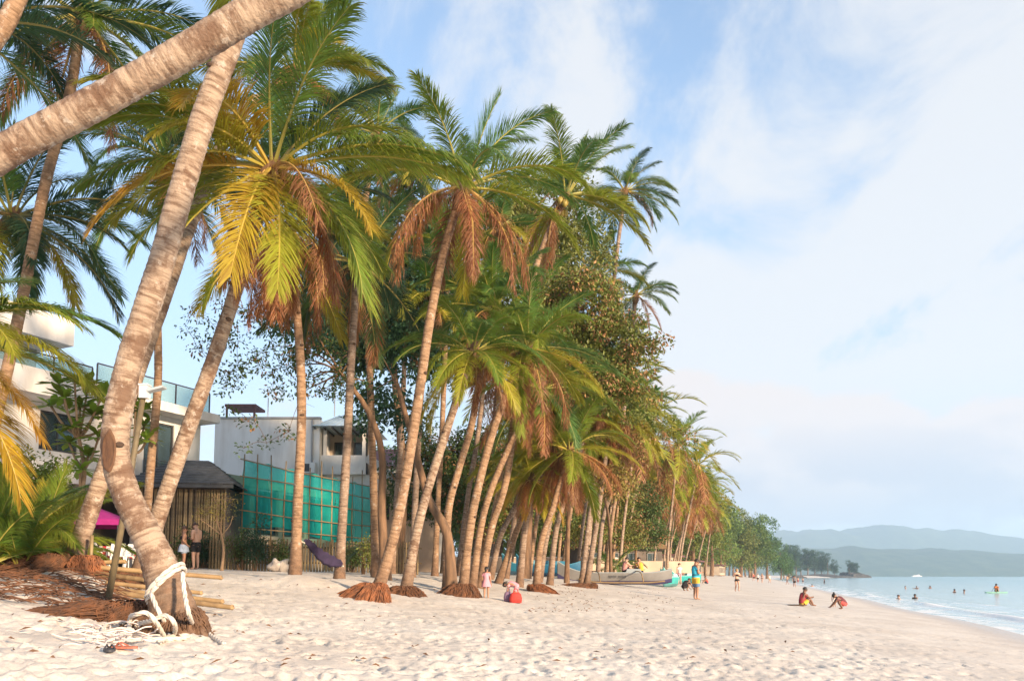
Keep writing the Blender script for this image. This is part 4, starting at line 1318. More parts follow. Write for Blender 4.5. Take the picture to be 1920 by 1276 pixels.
def window(parent, x0, x1, y, z0, z1, face=-1, mull=1, fr=.07, glass=None, curtain=True, sill=False):
    """frame with its panes as sub-parts, in a wall that faces -y"""
    bx = [rng_box(x0, x1, y - .06, y + .06, z0, z0 + fr), rng_box(x0, x1, y - .06, y + .06, z1 - fr, z1),
          rng_box(x0, x0 + fr, y - .06, y + .06, z0 + fr, z1 - fr), rng_box(x1 - fr, x1, y - .06, y + .06, z0 + fr, z1 - fr)]
    xs = [x0 + fr + (x1 - x0 - 2 * fr) * k / (mull + 1) for k in range(mull + 2)]
    for k in range(1, mull + 1): bx.append(rng_box(xs[k] - fr * .4, xs[k] + fr * .4, y - .05, y + .05, z0 + fr, z1 - fr))
    w = part(parent, 'window', DARKM, *bx)
    for k in range(mull + 1):
        part(w, 'pane', glass or PANE, rng_box(xs[k] + .01, xs[k + 1] - .01, y - .012, y + .012, z0 + fr, z1 - fr))
    if curtain:
        mb = MB(); n = 24
        vs = [(x0 + .1 + (x1 - x0 - .2) * .55 * i / n, y + .2 + .03 * math.sin(i * 1.7), z) for z in (z0 + .05, z1 - .05) for i in range(n + 1)]
        mb.add(vs, [(i, i + 1, n + 2 + i, n + 1 + i) for i in range(n)])
        mb.build('curtain', CURTAIN, w)
    return w


# --- modern white building, parallel to the beach
u_ = Vector((.417, .909, 0)).normalized()
A = frame_empty('hotel_building', -19.9, 22.2, math.atan2(u_.y, u_.x), 'modern white building with glass balustrades and cantilevered roof behind the palms', z=2.05)
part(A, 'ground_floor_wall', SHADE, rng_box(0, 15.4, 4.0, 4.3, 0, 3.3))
for k in range(5): part(A, 'column', WHITE, rng_box(.6 + k * 3.6, .95 + k * 3.6, .35, .7, 0, 3.3))
part(A, 'floor_slab', WHITE, rng_box(-.5, 15.5, 0, 9, 3.302, 3.72))
# first floor wall with openings
part(A, 'wall', WHITE, rng_box(0, 7.6, 1.15, 1.4, 3.722, 6.4), rng_box(9.2, 12.3, 1.15, 1.4, 3.722, 6.9), rng_box(13.9, 15.4, 1.15, 1.4, 3.722, 6.9),
     rng_box(7.6, 9.2, 1.152, 1.398, 3.722, 4.6), rng_box(7.6, 9.2, 1.152, 1.398, 6.1, 6.4), rng_box(12.3, 13.9, 1.152, 1.398, 6.55, 6.9), rng_box(15.15, 15.4, 1.402, 9, 3.722, 6.9))
window(A, 7.6, 9.2, 1.28, 4.6, 6.1, mull=1)
window(A, 12.3, 13.9, 1.28, 3.95, 6.55, mull=1)
part(A, 'parapet', WHITE, rng_box(-.5, 9.4, -.02, .25, 6.402, 7.32))
part(A, 'roof_slab', WHITE, rng_box(-.5, 9.4, .252, 9, 6.402, 6.86), rng_box(9.402, 15.7, .25, 9, 6.902, 7.30))
rails = []
rail = MB()
for (x0, x1, y, z0) in ((-.5, 9.2, .5, 7.0), (9.6, 15.5, .75, 7.3)):
    rail.beam((x0, y, z0 + 1.02), (x1, y, z0 + 1.02), .05, .05)
    n = int((x1 - x0) / 1.5)
    for k in range(n + 1):
        x = x0 + (x1 - x0) * k / n; rail.beam((x, y, z0 - .1), (x, y, z0 + 1.0), .05, .05)
        if k < n: part(A, 'glass_panel', RAILGLASS, rng_box(x + .06, x + (x1 - x0) / n - .06, y - .01, y + .01, z0 + .05, z0 + .97))
    if x0 > 5:
        for h in (.3, .55, .8): rail.beam((x0, y + 3.4, z0 + h), (x1, y + 3.4, z0 + h), .03, .03)
rail.build('handrail', DARKM, A)
rb = MB()
for z in (4.25, 4.55, 4.85): rb.beam((12.2, .95, z), (14.0, .95, z), .03, .03)
rb.beam((12.2, .95, 3.7), (12.2, .95, 4.87), .04, .04); rb.beam((14.0, .95, 3.7), (14.0, .95, 4.87), .04, .04)
rb.build('balcony_rail', DARKM, A)
part(A, 'penthouse_roof', WHITE, rng_box(0, 9.3, 1.8, 7.5, 9.05, 10.1))
part(A, 'penthouse_wall', GREYR, rng_box(0, 9.0, 3.6, 3.9, 6.862, 9.048), rng_box(9.02, 12.5, 4.6, 4.9, 7.302, 8.5))
window(A, 3.0, 6.0, 3.52, 7.2, 8.9, mull=2, curtain=False)

# --- white house facing the camera
Bx = -17.0
B = frame_empty('white_house', Bx, 45, 0, 'white house with a blank side wall and a covered corner balcony', z=2.1)
part(B, 'wall', WHITE, rng_box(0, 6.0, 0, 8, 0, 8.75))
part(B, 'parapet_cap', GREYR, rng_box(-.08, 6.05, -.08, .3, 8.752, 8.86))
part(B, 'lower_wall', WHITE, rng_box(6.002, 8.9, .6, 8, 0, 5.6))
part(B, 'balcony_parapet', WHITE, rng_box(6.002, 8.6, .30, .45, 5.602, 6.7))
part(B, 'balcony_back_wall', CREAM, rng_box(6.002, 8.7, 2.6, 2.8, 5.602, 8.3))
for x in (6.2, 8.45): part(B, 'balcony_post', WHITE, rng_box(x - .09, x + .09, .46, .62, 5.602, 8.28))
window(B, 6.3, 7.3, 2.52, 5.9, 7.8, mull=1, curtain=False)
window(B, 7.5, 8.3, 2.52, 5.9, 7.8, mull=0, curtain=False)
ev = MB()
e = [(5.6, -.3, 8.3), (9.2, -.3, 8.3), (9.2, 4.5, 8.3), (5.6, 4.5, 8.3), (6.6, 2.1, 9.35), (8.2, 2.1, 9.35)]
ev.add(e, [(0, 1, 5, 4), (1, 2, 5), (2, 3, 4, 5), (3, 0, 4), (3, 2, 1, 0)])
rf = ev.build('roof', TINROOF, B)
for k in range(9):
    x = 5.8 + k * .38
    t = (x - 5.6) / 3.6
    MB().beam((x, -.28, 8.325), (6.6 + 1.6 * t, 2.08, 9.375), .03, .03).build('roof_rib', TINROOF, rf)
rk = MB()
for k in range(7): rk.beam((5.75 + k * .5, -.26, 8.2), (5.75 + k * .5, 2.5, 8.2), .06, .1)
rk.build('rafter', DARKM, B)
st = MB().beam((8.62, .4, 6.6), (11.2, .9, 4.6), .12, .5)
st.build('stair_wall', WHITE, B)
for k in range(4): MB().beam((8.9 + .6 * k, .48 + .1 * k, 6.3 - .45 * k), (8.9 + .6 * k, .48 + .1 * k, 7.3 - .45 * k), .05, .05).build('stair_post', WHITE, B)
MB().tube([(6.6, 1, 9.1), (6.6, 1, 11.4)], .035, 6).build('mast', WHITE, B)
MB().tube([(2.7, 1, 8.7), (2.7, 1, 10.2)], .035, 6).build('mast', WHITE, B)
sh = MB()
for k in range(5):
    rgk = random.Random(k); sh.ell((.7 + k * .42, .7, 8.95), (.3, .3, .35 + .2 * rgk.random()), 7, 5)
part(B, 'rooftop_shelter', MAROON, rng_box(.3, 2.1, .6, 2.4, 9.6, 9.75), rng_box(.35, .45, .65, .75, 8.76, 9.6), rng_box(1.95, 2.05, .65, .75, 8.76, 9.6))

for (P_, x, y, z) in ((A, 10.4, .98, 4.6), (B, 5.0, -.2, 5.6)):
    ac = part(P_, 'air_conditioner', WHITE, rng_box(x, x + .85, y - .16, y + .16, z, z + .6))
    part(ac, 'fan_grille', DARKM, rng_box(x + .12, x + .55, y - .175, y - .162, z + .08, z + .52))
MB().tube([(5.6, -.07, 0), (5.6, -.07, 8.7)], .05, 7).build('downpipe', GREYR, B)
MB().tube([(11.6, 1.08, 3.75), (11.6, 1.08, 6.85)], .05, 7).build('downpipe', GREYR, A)

# --- dark roofed hut with bamboo walls
Hh = frame_empty('beach_hut', -14.9, 31.5, R(8), 'hut with dark shingled hip roof and bamboo walls', z=2.0)
wl, dp, ez, rz_ = 3.4, 3.8, 3.55, 4.75
rl = MB()
hip = MB()
nc = 9
roof = None
for k in range(nc):
    t0, t1 = k / nc, (k + 1) / nc
    def q(t, zo):
        ix = t * 1.5; iy = t * (dp / 2 + .3)
        return [(-.5 + ix, -.5 + iy, ez + (rz_ - ez) * t + zo), (wl + .4 - ix, -.5 + iy, ez + (rz_ - ez) * t + zo), (wl + .4 - ix, dp + .3 - iy, ez + (rz_ - ez) * t + zo), (-.5 + ix, dp + .3 - iy, ez + (rz_ - ez) * t + zo)]
    lo_, hi_ = q(t0, .06), q(t1 + .02, .0)
    cb = MB().add(lo_ + hi_ + q(t0, 0.0), [(0, 1, 5, 4), (1, 2, 6, 5), (2, 3, 7, 6), (3, 0, 4, 7), (8, 9, 1, 0), (9, 10, 2, 1), (10, 11, 3, 2), (11, 8, 0, 3)])
    if roof is None: roof = cb.build('roof', SHINGLE, Hh)
    else: cb.build('shingle_course', SHINGLE, roof)
part(Hh, 'eave_board', DARKM, rng_box(-.45, wl + .35, -.46, -.36, ez - .16, ez - .01))
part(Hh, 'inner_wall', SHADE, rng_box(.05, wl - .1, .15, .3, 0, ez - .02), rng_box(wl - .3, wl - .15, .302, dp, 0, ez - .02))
bm_ = MB()
zs = [0, .5, 1.0, 1.6, 2.1, 2.7, 3.35]
pts = []; rad = []
for z in zs:
    pts += [(0, 0, z - .02), (0, 0, z), (0, 0, z + .02)]; rad += [.040, .047, .040]
bme = MB().tube(pts, rad, 7).mesh('bamboo'); bme.materials.append(BAMBOO_OLD)
for k in range(35):
    o = link('bamboo_slat', bme, parent=Hh, loc=(.06 + k * .096, .06 + random.Random(k).uniform(-.02, .02), 0)); o.rotation_euler = (random.Random(k).uniform(-.01, .01), random.Random(k + 9).uniform(-.012, .012), k)

# --- bamboo fence in front of the netted site
Fe = frame_empty('bamboo_fence', -11.6, 30.6, math.atan2(.5, 3), 'low weathered bamboo fence at the back of the sand', 'fence', z=2.05)
fm = MB().tube([(0, 0, -.1), (0, 0, .4), (0, 0, .42), (0, 0, .44), (0, 0, 1.0), (0, 0, 1.25)], [.04, .038, .045, .038, .036, .034], 6).mesh('bamboo'); fm.materials.append(BAMBOO_OLD)
for k in range(70):
    rk_ = random.Random(k)
    o = link('bamboo_slat', fm, parent=Fe, loc=(k * .115, rk_.uniform(-.03, .03), rk_.uniform(-.12, .05)))
for z in (.35, .95): MB().tube([(-.1, .07, z), (4, .075, z + .01), (8.1, .07, z)], .03, 6).build('fence_rail', BAMBOO_OLD, Fe)

# --- building site wrapped in green netting on bamboo scaffolding
w_ = Vector((3.7, 10.4, 0))
Sc = frame_empty('netted_scaffold', -11.7, 34.0, math.atan2(w_.y, w_.x), 'bamboo scaffold wrapped in translucent teal safety netting', 'scaffold', z=2.1)
LEN, ZB, ZT = 11.0, 1.75, 4.85


def net_material():
    m, nt, b, N, L = mat_base('teal_safety_net', 0.8)
    tc = N('ShaderNodeTexCoord')
    n1 = noise_node(nt, 1.2, 5, tc.outputs['Object'])
    L(ramp_mix(nt, n1, (0.01, 0.60, 0.55), (0.01, 0.48, 0.45), .35, .65), b.inputs['Base Color'])
    tl = N('ShaderNodeBsdfTranslucent'); tl.inputs[0].default_value = (0.01, 0.6, 0.55, 1)
    m1 = N('ShaderNodeMixShader'); m1.inputs[0].default_value = .4
    L(b.outputs[0], m1.inputs[1]); L(tl.outputs[0], m1.inputs[2])
    tr = N('ShaderNodeBsdfTransparent'); tr.inputs[0].default_value = (0.45, 0.95, 0.9, 1)
    fac = N('ShaderNodeMapRange'); fac.inputs[3].default_value = .3; fac.inputs[4].default_value = .62
    L(noise_node(nt, .8, 4, tc.outputs['Object']), fac.inputs[0])
    m2 = N('ShaderNodeMixShader'); L(fac.outputs[0], m2.inputs[0])
    L(m1.outputs[0], m2.inputs[1]); L(tr.outputs[0], m2.inputs[2])
    L(m2.outputs[0], nt.nodes['Material Output'].inputs[0])
    return m


NET = net_material()
nsh = 6
for k in range(nsh):
    x0, x1 = LEN * k / nsh, LEN * (k + 1) / nsh
    mb = MB(); nu, nv = 16, 12
    vs = []
    for j in range(nv + 1):
        for i in range(nu + 1):
            x = x0 + (x1 - x0) * i / nu + .02 * math.sin(j * 1.3 + k); v = j / nv
            sag = .16 * math.sin(PI * i / nu) * (1 if v > .5 else .3) * (v - .3)
            z = ZB + (ZT - ZB) * v - sag + (.25 * math.sin(x * .6) if v < .05 else 0)
            y = -.12 - .10 * math.sin(PI * ((v * 4) % 1)) * (.4 + .6 * mnoise.noise((x * 2, v * 3, k))) + .05 * mnoise.noise((x * 5, z * 2, 3)) - k * .004
            vs.append((x, y, z))
    mb.add(vs, [(j * (nu + 1) + i, j * (nu + 1) + i + 1, (j + 1) * (nu + 1) + i + 1, (j + 1) * (nu + 1) + i) for j in range(nv) for i in range(nu)])
    mb.build('net_sheet', NET, Sc, smooth=True)
for k in range(12):
    x = LEN * k / 11; rk_ = random.Random(k + 40)
    MB().tube([(x, -.18, -.1), (x + rk_.uniform(-.08, .08), -.17, 2.5), (x + rk_.uniform(-.1, .1), -.16, 5.1 + rk_.uniform(-.1, .8))], [.036, .034, .028], 7).build('scaffold_pole', BAMBOO, Sc, smooth=True)
for z in (1.85, 2.55, 3.3, 4.05, 4.75):
    rk_ = random.Random(int(z * 9))
    MB().tube([(-.3, -.25, z + rk_.uniform(-.05, .05)), (LEN * .3, -.24, z + rk_.uniform(-.06, .06)), (LEN * .65, -.24, z + rk_.uniform(-.06, .06)), (LEN + .4, -.25, z)], .027, 6).build('scaffold_rail', BAMBOO, Sc, smooth=True)
Si = frame_empty('unfinished_building', -11.7 - 1.0, 34.0 + .5, math.atan2(w_.y, w_.x), 'unfinished cream building with blue windows behind the teal netting', z=2.1)
part(Si, 'upper_beam', CREAM, rng_box(-.2, LEN, 0.0, .4, 3.9, 4.3))
part(Si, 'lower_beam', CREAM, rng_box(-.2, LEN, -.1, .4, 1.3, 1.7))
for k in range(6): part(Si, 'column', CREAM, rng_box(LEN * k / 5 - .19, LEN * k / 5 + .16, .02, .36, 0, 1.298), rng_box(LEN * k / 5 - .19, LEN * k / 5 + .16, .02, .36, 1.702, 3.898))
part(Si, 'back_wall', GREYR, rng_box(-.2, LEN, 3.4, 3.6, 0, 4.2)); part(Si, 'end_wall', CREAM, rng_box(-.4, -.202, .4, 3.4, 0, 4.2))
for k in range(5):
    x = LEN * k / 5 + .2
    window(Si, x + .05, x + LEN / 5 - .45, .2, 1.75, 3.8, mull=1, glass=BLUEPANE, curtain=(k % 2 == 0))

# --- beige annex and others further back
Cb = frame_empty('beige_annex', -8.2, 51, R(20), 'plain beige building seen between the curved palm trunks', z=2.1)
part(Cb, 'wall', BEIGE, rng_box(-2.2, 3.4, 0, 6, 0, 6.4)); part(Cb, 'roof_edge', WHITE, rng_box(-2.4, 3.6, -.2, 6.2, 6.402, 6.65))
part(Cb, 'pillar', WHITE, rng_box(3.5, 4.3, -.5, .3, 0, 5.2))
window(Cb, -.9, .3, -.02, 3.4, 4.9, mull=1, curtain=False); window(Cb, 1.2, 2.4, -.02, 3.4, 4.9, mull=1, curtain=False)
Cm = frame_empty('maroon_roof_house', -12.4, 62, 0, 'house with maroon tiled roof glimpsed behind the white stair', z=2.1)
part(Cm, 'wall', CREAM, rng_box(0, 5, 0, 6, 0, 8.3))
MB().add([(-.4, -.4, 8.3), (5.4, -.4, 8.3), (5.4, 6.4, 8.3), (-.4, 6.4, 8.3), (1.5, 3, 10.2), (3.5, 3, 10.2)], [(0, 1, 5, 4), (1, 2, 5), (2, 3, 4, 5), (3, 0, 4), (3, 2, 1, 0)]).build('roof', MAROON, Cm)
window(Cm, 1, 2.2, -.02, 6.2, 7.6, mull=1, curtain=False); window(Cm, 3, 4.2, -.02, 6.2, 7.6, mull=1, curtain=False)
Cw = frame_empty('beachfront_wall', 0.5, 64, R(16), 'low sunlit cream wall with openings behind the boats', 'wall', z=2.15)
part(Cw, 'wall', BEIGE, rng_box(-6, 4, 0, .3, 0, 1.2), rng_box(5.5, 9, 0, .3, 0, 1.2), rng_box(10, 16, 0, .3, 0, 1.0)); part(Cw, 'coping', WHITE, rng_box(-6, 4, -.06, .36, 1.202, 1.28), rng_box(5.5, 9, -.06, .36, 1.202, 1.28))
Cs = frame_empty('beach_pavilion', 6.5, 78, R(16), 'cream pavilion with thatch brown roof behind the far palms', z=2.2)
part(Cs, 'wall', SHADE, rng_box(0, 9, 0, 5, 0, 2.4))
MB().add([(-.8, -.8, 2.4), (9.8, -.8, 2.4), (9.8, 5.8, 2.4), (-.8, 5.8, 2.4), (2, 2.5, 4.4), (7, 2.5, 4.4)], [(0, 1, 5, 4), (1, 2, 5), (2, 3, 4, 5), (3, 0, 4), (3, 2, 1, 0)]).build('roof', surf('thatch', (0.25, 0.16, 0.08), (0.16, 0.10, 0.055), 6, .95, .6), Cs)
for k in range(4): window(Cs, 1 + k * 2.1, 2.1 + k * 2.1, -.02, .8, 2.0, mull=1, curtain=False)
for i, (yy, ss, ln) in enumerate(((120, 22, 10), (165, 22, 12), (230, 20, 16))):
    x = float(shore_x(yy)) - ss
    Cf = frame_empty('far_beach_house', x, yy, R(70), ('cream beach house glimpsed beyond the leaning far trunks', 'pale beach house farther along the row', 'farthest pale house under the woods')[i], z=2.1)
    part(Cf, 'wall', CREAM, rng_box(0, ln, 0, 6, 0, 2.8)); part(Cf, 'roof', MAROON, rng_box(-.6, ln + .6, -.8, 6.8, 2.802, 3.1))
    for k in range(4): window(Cf, ln * k / 4 + .5, ln * k / 4 + 1.8, -.02, .7, 2.2, curtain=False)

# ------------------------------------------------------------------ things on the sand
ROPE = surf('white_rope', (0.72, 0.67, 0.60), (0.58, 0.52, 0.46), 25, .9, .5)
NETW = surf('fishing_net_cord', (0.74, 0.66, 0.62), (0.60, 0.52, 0.50), 20, .9, .3)


def rope_mesh(pts, r=.023, step=.03):
    """three strands laid together along a path"""
    P, Lt = even(catmull(pts, 24 * (len(pts) - 1)), step)
    mb = MB(); up = Vector((0, 0, 1))
    F = []
    for i, p in enumerate(P):
        t = (P[min(i + 1, len(P) - 1)] - P[max(i - 1, 0)]).normalized()
        up = (up - t * up.dot(t))
        if up.length < 1e-4: up = t.orthogonal()
        up.normalize(); F.append((p, up.copy(), t.cross(up)))
    for k in range(3):
        mb.tube([p + (u * math.cos(i * .55 + k * 2.094) + s * math.sin(i * .55 + k * 2.094)) * r * .52 for i, (p, u, s) in enumerate(F)], r * .62, 6)
    return mb


def sandp(px, py):
    """sand point under a pixel: first crossing of the view ray with the beach"""
    q = at(px, py, 1.0) - CAM
    ys = np.arange(3.0, 80, .05)
    hit = np.nonzero(CAM.z + q.z * ys <= beach_z(q.x * ys, ys))[0]
    return CAM + q * float(ys[hit[0]] if len(hit) else 79)


# the rope on the swept palm
tp = [at(335, 1185, 9), at(318, 1120, 9), at(283, 1020, 9)]
c = at(311, 1094, 9.0); ax = (tp[2] - tp[1]).normalized()
sx = Vector((0, -1, 0)); sx = (sx - ax * sx.dot(ax)).normalized(); sy = ax.cross(sx)
SGN = 1 if sy.x < 0 else -1
RT = empty('mooring_rope', sandp(330, 1192), 0, 'thick white rope tied round the swept palm and coiled on the sand', 'rope')
o_ = RT.location
for k in range(2):
    ring = [c - o_ + ax * (k * .05 - .02) + (sx * math.cos(a) + sy * math.sin(a)) * .235 - ax * .12 * math.sin(a) * SGN for a in [2 * PI * j / 20 for j in range(21)]]
    rope_mesh(ring).build('rope_turn', ROPE, RT, smooth=True)
S = lambda x, y, h=.03: sandp(x, y) + Vector((0, 0, h)) - o_
knot = at(342, 1072, 8.68) - o_
rope_mesh([knot, at(346, 1110, 8.58) - o_, at(354, 1150, 8.45) - o_, S(364, 1186), S(350, 1200), S(300, 1203), S(255, 1205)]).build('rope_tail', ROPE, RT, smooth=True)
rope_mesh([at(283, 1112, 8.72) - o_, at(300, 1150, 8.55) - o_, S(322, 1188), S(345, 1196), S(382, 1186), S(396, 1196), S(420, 1212)]).build('rope_tail', ROPE, RT, smooth=True)
rope_mesh([S(242, 1206), S(243, 1180, .12), at(252, 1152, 8.1) - o_, at(275, 1148, 8.05) - o_, at(292, 1165, 8.1) - o_, S(308, 1198)]).build('rope_loop', ROPE, RT, smooth=True)
rope_mesh([S(258, 1186, .1), at(285, 1162, 8.25) - o_, at(310, 1153, 8.2) - o_, at(327, 1168, 8.2) - o_, S(325, 1195), S(300, 1208)]).build('rope_loop', ROPE, RT, smooth=True)
rope_mesh([S(190, 1200), S(200, 1182, .06), S(240, 1178, .06), S(270, 1186), S(320, 1196)]).build('rope_loop', ROPE, RT, smooth=True)
NP = empty('fishing_net', sandp(205, 1200), 0, 'tangled pinkish white net heaped on the sand beside the rope', 'net')
rg = random.Random(8); o_ = NP.location; mb = MB()
for k in range(46):
    ln = []
    q = sandp(rg.uniform(172, 245), rg.uniform(1180, 1210)) - o_ + Vector((0, 0, rg.uniform(0, .09)))
    a = rg.uniform(0, 6.28)
    for j in range(7):
        ln.append(q.copy()); a += rg.uniform(-.9, .9)
        q = q + Vector((math.cos(a) * .07, math.sin(a) * .07, rg.uniform(-.03, .03)))
        q.z = max(q.z, gz(q.x + o_.x, q.y + o_.y) - o_.z + .01)
    mb.tube(catmull(ln, 14), .008, 4)
mb.build('net_cord', NETW, NP)
# wound in the swept palm's bark
def wound(pxy, d, w, h, tree, out=.17):
    c = at(*pxy, d) - tree.location
    t = (at(pxy[0] + 3, pxy[1] - 60, d) - at(pxy[0], pxy[1] + 60, d)).normalized()
    nrm = Vector((-.05, -1, 0)); nrm = (nrm - t * nrm.dot(t)).normalized(); sd = t.cross(nrm)
    mb = MB(); n = 24; vs = [c + nrm * (out - .004)]
    for ring, (k, o) in enumerate(((.55, out - .004), (.85, out - .002), (1.0, out + .014), (1.16, out - .004))):
        for j in range(n):
            a = 2 * PI * j / n; wob = 1 + .16 * mnoise.noise((math.cos(a) * 1.5, math.sin(a) * 1.5, 3))
            x = math.cos(a) * w * k * wob; y = math.sin(a) * h * k * wob * (1.15 if math.sin(a) > 0 else .9)
            vs.append(c + sd * x + t * y + nrm * (o - (x / .19) ** 2 * .1))
    fs = [(0, 1 + j, 1 + (j + 1) % n) for j in range(n)]
    for r_ in range(3):
        for j in range(n): fs.append((1 + r_ * n + j, 1 + (r_ + 1) * n + j, 1 + (r_ + 1) * n + (j + 1) % n, 1 + r_ * n + (j + 1) % n))
    mb.add(vs, fs); tag(mb.build('bark_wound', WOUND, tree, smooth=True), 'dark brown oval wound in the bark')


wound((219, 852), 9, .07, .2, T2, .178)
# shaggy roots of the three front palms
ROOT_DK = surf('palm_foot_fibre', (0.17, 0.095, 0.055), (0.09, 0.05, 0.032), 6, .95, .7)
for tr, off, rx, ry, h, side, mt, n in ((T2, (-.02, 0, 0), .47, .44, .34, (-.1, 0), ROOT_DK, 420), (T2, (-.75, .3, 0), .75, .45, .42, (-.5, .05), ROOT, 520), (T3, (-.2, -.15, 0), .75, .55, .5, (-.6, -.15), ROOT, 520), (T3, (.42, -.25, 0), .34, .3, .42, (.1, 0), ROOT_RED, 200), (P1, (0, 0, 0), .45, .4, .38, (-.3, -.1), ROOT, 320)):
    root_mass(tr, tr.location + Vector(off), rx, ry, h, int(rx * 1000 + n), n, side, mat=mt, local=tr.location)
# mat of dead roots and litter at the picture edge
rg = random.Random(21); mb = MB()
for k in range(420):
    q = ground(rg.uniform(-60, 250), rg.uniform(9.3, 12.5)) + Vector((0, 0, rg.uniform(0, .10)))
    if rg.random() < ((q.x + 5.2) * .5 + .2): continue
    a = rg.gauss(.2, .7); L_ = rg.uniform(.15, .5)
    e = q + Vector((math.cos(a) * L_, math.sin(a) * L_, 0)); e.z = gz(e.x, e.y) + rg.uniform(.0, .1)
    mb.tube([q, q.lerp(e, .5) + Vector((0, 0, .03)), e], [.006, .009, .004], 4, caps=False)
tag(mb.build('root_debris', ROOT), 'brown mat of dead roots and fibre on the sand', 'debris', kind='stuff')
mb = MB()
for k in range(420):
    px = rg.uniform(980, 1270); py = rg.uniform(1098, 1150)
    if k > 170: px, py = rg.uniform(0, 1500), rg.uniform(1085, 1260)
    if k > 320: px, py = rg.uniform(0, 160), rg.uniform(1040, 1110)
    d = 1493 * .62 / max(14, py - 1079); d = min(d, 34)
    q = sandp(px, py) if k < 320 else ground(px, rg.uniform(10.5, 14))
    a = rg.uniform(0, 6.28); L_ = rg.uniform(.04, .13); w = L_ * rg.uniform(.2, .45); u = Vector((math.cos(a), math.sin(a), rg.uniform(-.1, .4))); s_ = Vector((-math.sin(a), math.cos(a), 0))
    q.z += .03
    mb.add([q, q + u * L_ * .5 + s_ * w * .5, q + u * L_, q + u * L_ * .5 - s_ * w * .5 + Vector((0, 0, .02))], [(0, 1, 2), (0, 2, 3)])
tag(mb.build('leaf_litter', surf('dry_leaf', (0.20, 0.10, 0.05), (0.11, 0.06, 0.035), 9, .9, .2)), 'dry brown leaves scattered over the sand', 'leaves', kind='stuff')

# bamboo poles lying behind the front palms
poles = [((-40, 1036), 13.2, (112, 1056), 12.8, .05, 'upper bamboo pole at the picture edge beside the young palm'), ((-30, 1050), 12.8, (100, 1064), 12.5, .05, 'middle bamboo pole at the picture edge under the upper one'), ((30, 1060), 12.6, (235, 1052), 12.9, .05, 'bamboo pole running behind the orange root boss'),
         ((170, 1062), 12.3, (416, 1082), 12.6, .05, 'long bamboo pole propped highest behind the roped palm'), ((180, 1080), 12.2, (300, 1090), 12.1, .05, 'bamboo pole below the highest one left of the roped palm'),
         ((200, 1098), 11.9, (378, 1111), 11.7, .042, 'short ended bamboo pole behind the rope'), ((210, 1104), 11.6, (418, 1127), 11.3, .045, 'bamboo pole just above the lowest one'), ((220, 1112), 11.4, (436, 1138), 11.0, .05, 'lowest bamboo pole sticking out furthest past the roped palm')]
for (a, d0, b_, d1, r, lab) in poles:
    p0, p1 = at(*a, d0), at(*b_, d1); r *= .78
    for p in (p0, p1): p.z = max(p.z, gz(p.x, p.y) + r)
    o_ = p0.copy(); v = p1 - p0; pts = []; rad = []
    for k in range(9):
        for e, q in ((-.012, r), (0, r * 1.12), (.012, r)): pts.append(v * min(1, max(0, k / 8 + e))); rad.append(q * (1 - .1 * k / 8))
    tag(MB().tube(pts, rad, 9).build('bamboo_pole', BAMBOO, None, o_, smooth=True), lab, 'pole', 'bamboo poles lying behind the front palms')
for (px, d, h, lab) in ((172, 12.45, .62, 'short stake holding up the bamboo poles by the orange roots'), (345, 12.6, .55, 'short stake under the highest bamboo pole')):
    b = ground(px, d); tag(MB().tube([(0, 0, -.15), (0, 0, h)], .028, 8).build('wooden_stake', BAMBOO_OLD, None, b, smooth=True), lab, 'stake')

# lamp on a leaning pole
b = ground(203, 10.6); tpole = at(268, 745, 10.6) - b
LP = empty('street_lamp', b, 0, 'small white lamp on a thin leaning brown pole', 'lamp')
POLE = surf('brown_painted_pole', (0.17, 0.13, 0.07), (0.11, 0.085, 0.05), 8, .6, .3)
MB().tube([(0, 0, -.2), tpole * .5 + Vector((.03, 0, 0)), tpole], [.045, .04, .036], 10).build('pole', POLE, LP, smooth=True)
LW = surf('lamp_white_plastic', (0.70, 0.70, 0.70), (0.6, 0.6, 0.6), 6, .45, .05)
hd = MB().box(tpole + Vector((.03, -.02, .07)), (.11, .11, .17)).box(tpole + Vector((.03, -.02, .165)), (.13, .13, .02)).build('lamp_housing', LW, LP)
MB().box(tpole + Vector((.19, -.02, .11)), (.22, .13, .03), Matrix.Rotation(R(-14), 3, 'Y')).build('solar_panel', surf('solar_panel', (0.45, 0.5, 0.53), (0.36, 0.42, 0.45), 9, .25, .05), LP)
MB().beam(tpole + Vector((.08, -.02, .1)), tpole + Vector((.12, -.02, .11)), .03, .03).build('bracket', DARKM, LP)

# red ball, sandals
RED = surf('red_plastic', (0.55, 0.02, 0.03), (0.42, 0.02, 0.03), 4, .4, .1)
q = at(263, 1136, 9.7); mb = MB().ell((0, 0, 0), (.13, .1, .085), 14, 9); mb.box((.1, -.03, .03), (.06, .05, .03))
tag(mb.build('red_float', RED, None, (q.x, q.y, max(q.z, gz(q.x, q.y) + .07)), smooth=True), 'crumpled red plastic float lying on the roots behind the rope', 'float')
for i, (px, py, cc, lab) in enumerate(((205, 1224, (0.06, 0.06, 0.07), 'black flip flop lying on the sand'), (232, 1219, (0.42, 0.14, 0.09), 'reddish flip flop beside the black one'))):
    q = sandp(px, py); f = empty('flip_flop', q + Vector((0, 0, .02)), .5 + i, lab, 'sandal')
    m_ = surf('rubber%d' % i, cc, None, 9, .7, .2)
    MB().loft([((0, 0, 0), .05, .13), ((0, 0, .022), .05, .13)], 14, caps=True).build('sole', m_, f)
    MB().tube([(-.045, -.02, .02), (-.02, .04, .055), (0, .08, .02)], .008, 5).tube([(.045, -.02, .02), (.02, .04, .055), (0, .08, .02)], .008, 5).build('strap', m_, f)

